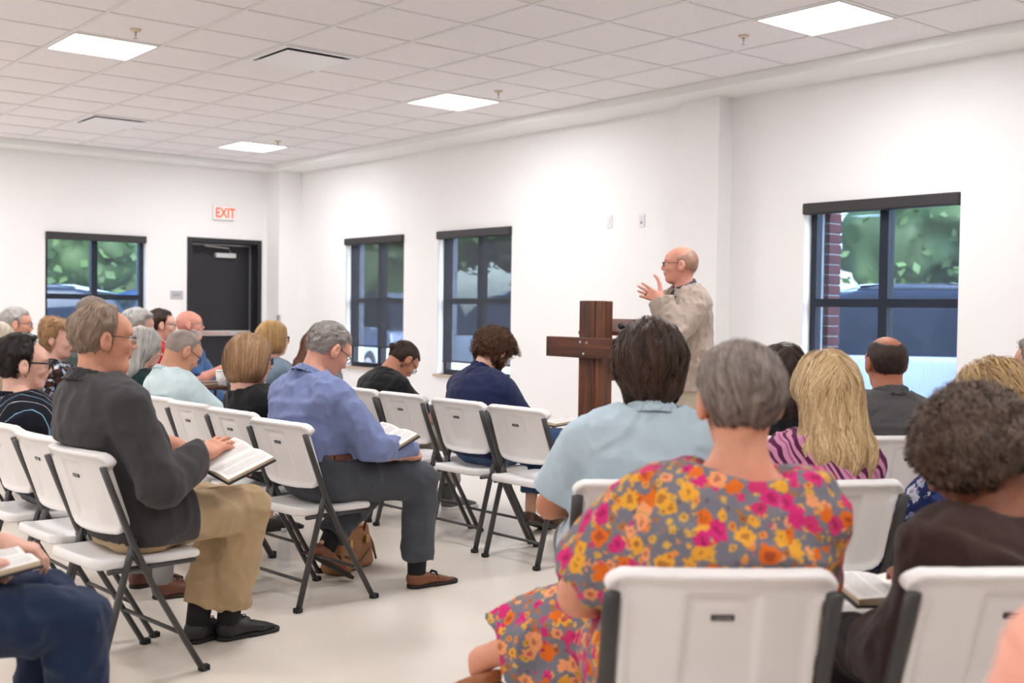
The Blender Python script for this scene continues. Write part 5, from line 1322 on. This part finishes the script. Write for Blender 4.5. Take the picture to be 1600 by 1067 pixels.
# -------- the speaker
person('speaker', (5.40,4.88), 160, (5.362,4.875,1.622), 'bald man in glasses and beige blazer standing, one hand raised', ring=1,
  seated=False, size=1.0, wide=1.02, fat=1.05, shoulder=.182, look=(-30,-2,0), res=.0085, hres=.0045, slouch=.02, skin=(226,160,140), hair='balding', hair_t=.0016, bald_c=(.035,0,.10), bald_r=(.105,.10,.070), hair_c=((158,120,102),(196,158,142)), strands=.6, glasses=dict(rgb=(96,46,44),rim=.0022,h=.014), jaw=1.0,
  lh=dict(world=(5.115,4.80,1.405),dir=(.84,-.22,.40),back=(.35,.9,.1),curl=[6,9,13,18],spread=.10,thumb=1.5,pole=(-.25,.35,-.9)), rh=dict(at=(.26,-.12,1.10),curl=40),
  top=dict(m=cloth('beige_blazer',(182,165,152),bump=.2), name='blazer', off=.026, sleeve=1.93, loose=.024, hem=-.10, vneck=.085, lapel=1, collar=1, collar_h=.040, flare=.020, neck=.0), inner=pattern('check_shirt', plaid((72,76,92),(120,126,144),(44,48,64),.022)), wrinkle=.013,
  bottom=dict(m=cloth('stone_chino',(196,182,162)), straight=.028, hem=.03), shoes=J('dress',(80,54,40),sock=(60,56,56)))
# -------- person just beside the camera, only a coral sleeve in view
person('coral', (1.24,.30), 50, (1.243,.416,1.235), 'person in a coral top cut off by the lower right corner', chair='F14', size=.96, wide=1., shoulder=.160, look=(0,6,0), hres=.007, skin=SK2, hair='bob', strands=.4, hair_c=HONEY,
  top=dict(m=cloth('coral',(238,168,148)), name='top', sleeve=1.5, loose=.016), bottom=dict(m=cloth('navy_trousers',(44,48,62))), shoes=J('flat',(26,24,26)), res=.012, **lap)

# ================================================================== things on and around the chairs
def page_mat():
    if 'page_print' in MATS: return MATS['page_print']
    m = bpy.data.materials.new('page_print'); m.use_nodes = True; MATS['page_print'] = m; nt = m.node_tree; b = nt.nodes['Principled BSDF']; b.inputs['Roughness'].default_value = .7
    co = objco(nt); s = nd(nt,'ShaderNodeSeparateXYZ'); nt.links.new(co, s.inputs[0])
    ax = mth(nt,'ABSOLUTE', s.outputs[0])
    row = mth(nt,'GREATER_THAN', mth(nt,'FRACT', mth(nt,'MULTIPLY', s.outputs[1], 210.)), .5)
    n = nd(nt,'ShaderNodeTexNoise',i_Scale=260.,i_Detail=1.); nt.links.new(co, n.inputs['Vector'])
    word = mth(nt,'GREATER_THAN', n.outputs[0], .42)
    colm = mth(nt,'MULTIPLY', mth(nt,'GREATER_THAN', ax, .014), mth(nt,'LESS_THAN', ax, .112))
    gut = mth(nt,'GREATER_THAN', mth(nt,'ABSOLUTE', mth(nt,'SUBTRACT', ax, .063)), .004)
    mar = mth(nt,'LESS_THAN', mth(nt,'ABSOLUTE', s.outputs[1]), .086)
    f = mth(nt,'MULTIPLY', mth(nt,'MULTIPLY', mth(nt,'MULTIPLY', row, word), mth(nt,'MULTIPLY', colm, gut)), mth(nt,'MULTIPLY', mar, .55))
    nt.links.new(mixc(nt, f, (240,236,232), (120,116,118)), b.inputs['Base Color']); return m
M_edge = mat('page_edge', (224,206,178), .7, var=.05, scale=200); M_cover = mat('book_cover', (30,28,36), .5)
def open_book(loc, deg, tilt, roll, lab, s=1., cover=M_cover, thick=.020):
    """an open thick book; local x across the spread, y up the page"""
    t = empty('open_book', loc); tag(t, lab, 'book', 'open books in laps'); t.scale = (s,s,s)
    t.rotation_euler = (Matrix.Rotation(math.radians(deg-90),4,'Z') @ Matrix.Rotation(math.radians(tilt),4,'X') @ Matrix.Rotation(math.radians(roll),4,'Y')).to_euler()
    w, h, n = .128, .098, 12
    def top(u): u = abs(u)/w; return thick*(.55+.75*math.sin(min(u*2.6,1.57))*(1-u*.35))-.004*u
    xs = [(-w+2*w*i/(2*n)) for i in range(2*n+1)]
    pg = MB(); pg.add([(x,-h,top(x)) for x in xs]+[(x,h,top(x)) for x in xs], [(i,i+1,len(xs)+i+1,len(xs)+i) for i in range(2*n)])
    pg.build('page', page_mat(), t, True)
    e = MB(); k = len(xs)
    for y in (-h,h):
        o = len(e.v); e.v += [(x,y,top(x)) for x in xs]+[(x*.98,y,.003) for x in xs]; e.f += [(o+i,o+i+1,o+k+i+1,o+k+i) for i in range(k-1)]; e.mi += [0]*(k-1)
    for x in (-w,w): e.add([(x,-h,top(x)),(x,h,top(x)),(x*.98,h,.003),(x*.98,-h,.003)], [(0,1,2,3)])
    e.build('page_block', M_edge, t)
    c = MB().box((-w-.006,-h-.006,-.003),(w+.006,h+.006,.003),.002); c.build('cover', cover, t)
    return t
open_book((1.845,3.865,.755), 4, 20, 12, 'open book held under the hand of the man in the charcoal blazer')
open_book((2.865,4.42,.712), 2, 24, 8, 'open book on the lap of the man in the blue dress shirt', 1.05)
open_book((.80,3.10,.645), 0, 8, 0, 'open book on the lap of the person in jeans, at the left edge')
open_book((4.20,4.74,.70), 0, 4, 0, 'dark open book on the knee of the curly-haired man in navy', .95)
open_book((2.535,1.565,.635), 56, 4, 0, 'open book on the lap of the curly-haired woman, between two chairs', 1.08)
open_book((2.64,7.40,.70), 0, 16, 0, 'open book in front of the woman resting her chin on her fist', 1.1)
open_book((2.97,6.10,.68), 0, 16, 0, 'open book on the lap of the man in the pale green shirt')
open_book((4.27,6.15,.655), 0, 10, 0, 'open book on the lap of the man in black', .95)

# ---- wooden cross lectern
def wood(name, rgb, dark, grain=(30,30,1.6)):
    m = bpy.data.materials.new(name); m.use_nodes = True; MATS[name] = m; nt = m.node_tree; b = nt.nodes['Principled BSDF']; b.inputs['Roughness'].default_value = .5
    co = objco(nt, grain); n = nd(nt,'ShaderNodeTexNoise',i_Scale=1.,i_Detail=6.,i_Distortion=.8); nt.links.new(co, n.inputs['Vector'])
    co2 = objco(nt, (3,3,2)); n2 = nd(nt,'ShaderNodeTexNoise',i_Scale=2.,i_Detail=3.); nt.links.new(co2, n2.inputs['Vector'])
    f = mth(nt,'MULTIPLY', n.outputs[0], mth(nt,'ADD', n2.outputs[0], .55)); r = nd(nt,'ShaderNodeMapRange'); r.inputs[1].default_value = .3; r.inputs[2].default_value = .75; nt.links.new(f, r.inputs[0])
    nt.links.new(mixc(nt, r.outputs[0], dark, rgb), b.inputs['Base Color'])
    bp = nd(nt,'ShaderNodeBump'); bp.inputs['Strength'].default_value = .4; bp.inputs['Distance'].default_value = .004; nt.links.new(n.outputs[0], bp.inputs['Height']); nt.links.new(bp.outputs[0], b.inputs['Normal']); return m
WV = wood('stained_wood', (122,70,44), (46,24,17)); WV2 = wood('stained_wood_b', (132,80,52), (58,32,22)); WH = wood('stained_wood_c', (116,66,42), (44,24,17), (30,1.6,30))
t = empty('cross_lectern', (4.75,5.03,0)); tag(t, 'dark stained wooden cross serving as a lectern, in front of the speaker', 'lectern')
MB().box((0,-.03,.04),(.09,.11,1.39),.005).build('post_plank', WV, t); MB().box((.003,-.092,.04),(.093,-.032,1.388),.005).build('post_plank', WV2, t)
MB().box((-.05,-.36,1.04),(-.001,.36,1.165),.005).build('crossbeam', WH, t)
for (y,z) in ((.04,1.135),(-.015,1.133),(.012,1.065)): MB().sphere((-.052,y,z),(.006,.0095,.0095),10,6).build('bolt', M_alu, t, True)
MB().box((-.14,-.24,0),(.24,.24,.04),.006).build('base', WV2, t)
d = MB().box((.095,-.22,-.012),(.36,.22,.010),.004); d.v = [(x,y,1.16+z+.30*(.36-x)*-1+.11) for x,y,z in d.v]; d.build('reading_desk', WH, t)
MB().box((.10,-.05,.9),(.20,.05,1.14),.004).build('desk_bracket', WV, t)
o = empty('tablet_stand', (4.90,5.10,1.24)); tag(o, 'black tablet leaning on the lectern behind the cross', 'tablet')
b = MB().box((-.005,-.10,0),(.005,.11,.15),.003); b.v = [(x-.35*z,y,z) for x,y,z in b.v]; b.build('tablet_case', mat('tablet_black',(44,46,52),.4), o)
o = empty('hand_microphone', (4.86,4.83,1.235)); tag(o, 'black cable microphone lying on the lectern at right of the post', 'microphone')
MB().tube([(0,.04,.0),(0,-.09,-.02)], [.012,.010], 8).build('handle', mat('mic_black',(26,26,28),.4), o, True); MB().sphere((0,.055,.003), .02, 12, 8).build('grille', mat('mic_grille',(60,60,62),.5,metal=.6), o, True)

# ---- tan handbag on the floor
t = empty('handbag', (2.985,4.93,0), math.radians(28)); tag(t, 'tan leather handbag on the floor under the blue shirt man\'s chair', 'handbag')
def bag(p):
    z = p[:,2]; k = .165-.25*np.clip(z-.02,0,1)*.35
    q = np.stack([np.abs(p[:,0])/k*.165, np.abs(p[:,1])/(1-1.6*np.clip(z,0,.3))*1., z],1)
    return sbox(q, (0,0,.115), (.165,.070,.110), .028)+(vnoise(p*16)-.5)*.012
V,Q = mesh_sdf(bag, (-.2,-.12,0), (.2,.12,.26), .009); M_tan = mat('tan_leather',(150,100,58),.45,.10,12,.2,120)
link('bag_body', np_mesh('bag_body',V,Q), M_tan, t)
for s_ in (-1,1):
    MB().tube([(-.08,s_*.045,.19),(-.07,s_*.07,.27),(.0,s_*.085,.31),(.07,s_*.07,.27),(.08,s_*.045,.19)], .007, 8).build('handle', mat('dark_tan',(104,64,38),.45), t, True)
st = MB().tube([(.15,0,.20),(.21,.02,.18),(.25,.0,.09),(.24,-.03,.01)], .008, 8, flat=.4).build('shoulder_strap', mat('dark_tan',(104,64,38),.45), t, True)
for x in (-.08,.08): MB().box((x-.014,-.072,.13),(x+.014,-.060,.17),.003).build('buckle', mat('brass',(190,160,96),.3,metal=.9), t)
MB().tube([(-.13,-.066,.10),(0,-.074,.05),(.13,-.066,.10)], .004, 6).build('seam_piping', mat('dark_tan',(104,64,38),.45), t, True)

# ---- small brown table with cup by the far seats
t = empty('side_table', (3.62,8.02,0)); tag(t, 'small brown table beside the man in the blue polo', 'table')
MB().box((-.30,-.32,.715),(.22,.28,.745),.006).build('tabletop', mat('table_brown',(92,64,52),.4,.08,6), t)
for sx in (-.26,.18):
    for sy in (-.28,.24): MB().tube([(sx,sy,0),(sx,sy,.716)], .014, 8).build('leg', M_steel, t, True)
o = empty('paper_cup', (3.62,7.78,.745)); tag(o, 'white paper cup on the small brown table', 'cup')
MB().lathe([(.028,0),(.030,.003),(.040,.105)], n=20).build('cup_body', mat('cup_white',(240,238,236),.5), o, True); MB().lathe([(.040,.101),(.0425,.104),(.0425,.109),(.040,.110)], n=20).build('rim', mat('cup_white',(240,238,236),.5), o, True)
o = empty('notebook', (3.48,7.88,.745), .3); tag(o, 'closed brown notebook lying on the small table', 'notebook')
MB().box((-.1,-.14,0),(.1,.14,.006),.002).box((-.1,-.14,.022),(.1,.14,.028),.002).build('cover', mat('note_brown',(110,74,60),.4), o); MB().box((-.096,-.136,.006),(.094,.136,.022)).build('page_block', M_edge, o)
# ---- drinking glass on the floor under the bob-haired woman's chair
o = empty('water_bottle', (2.76,5.18,0)); tag(o, 'clear plastic water bottle on the floor under the brown-bob woman', 'bottle')
MB().lathe([(.030,0),(.033,.01),(.033,.11),(.026,.145),(.013,.165),(.013,.18)], n=18).build('bottle_body', M_glass, o, True); MB().lathe([(.015,.178),(.015,.195)], n=14).build('cap', mat('cap_white',(236,236,238),.4), o, True)
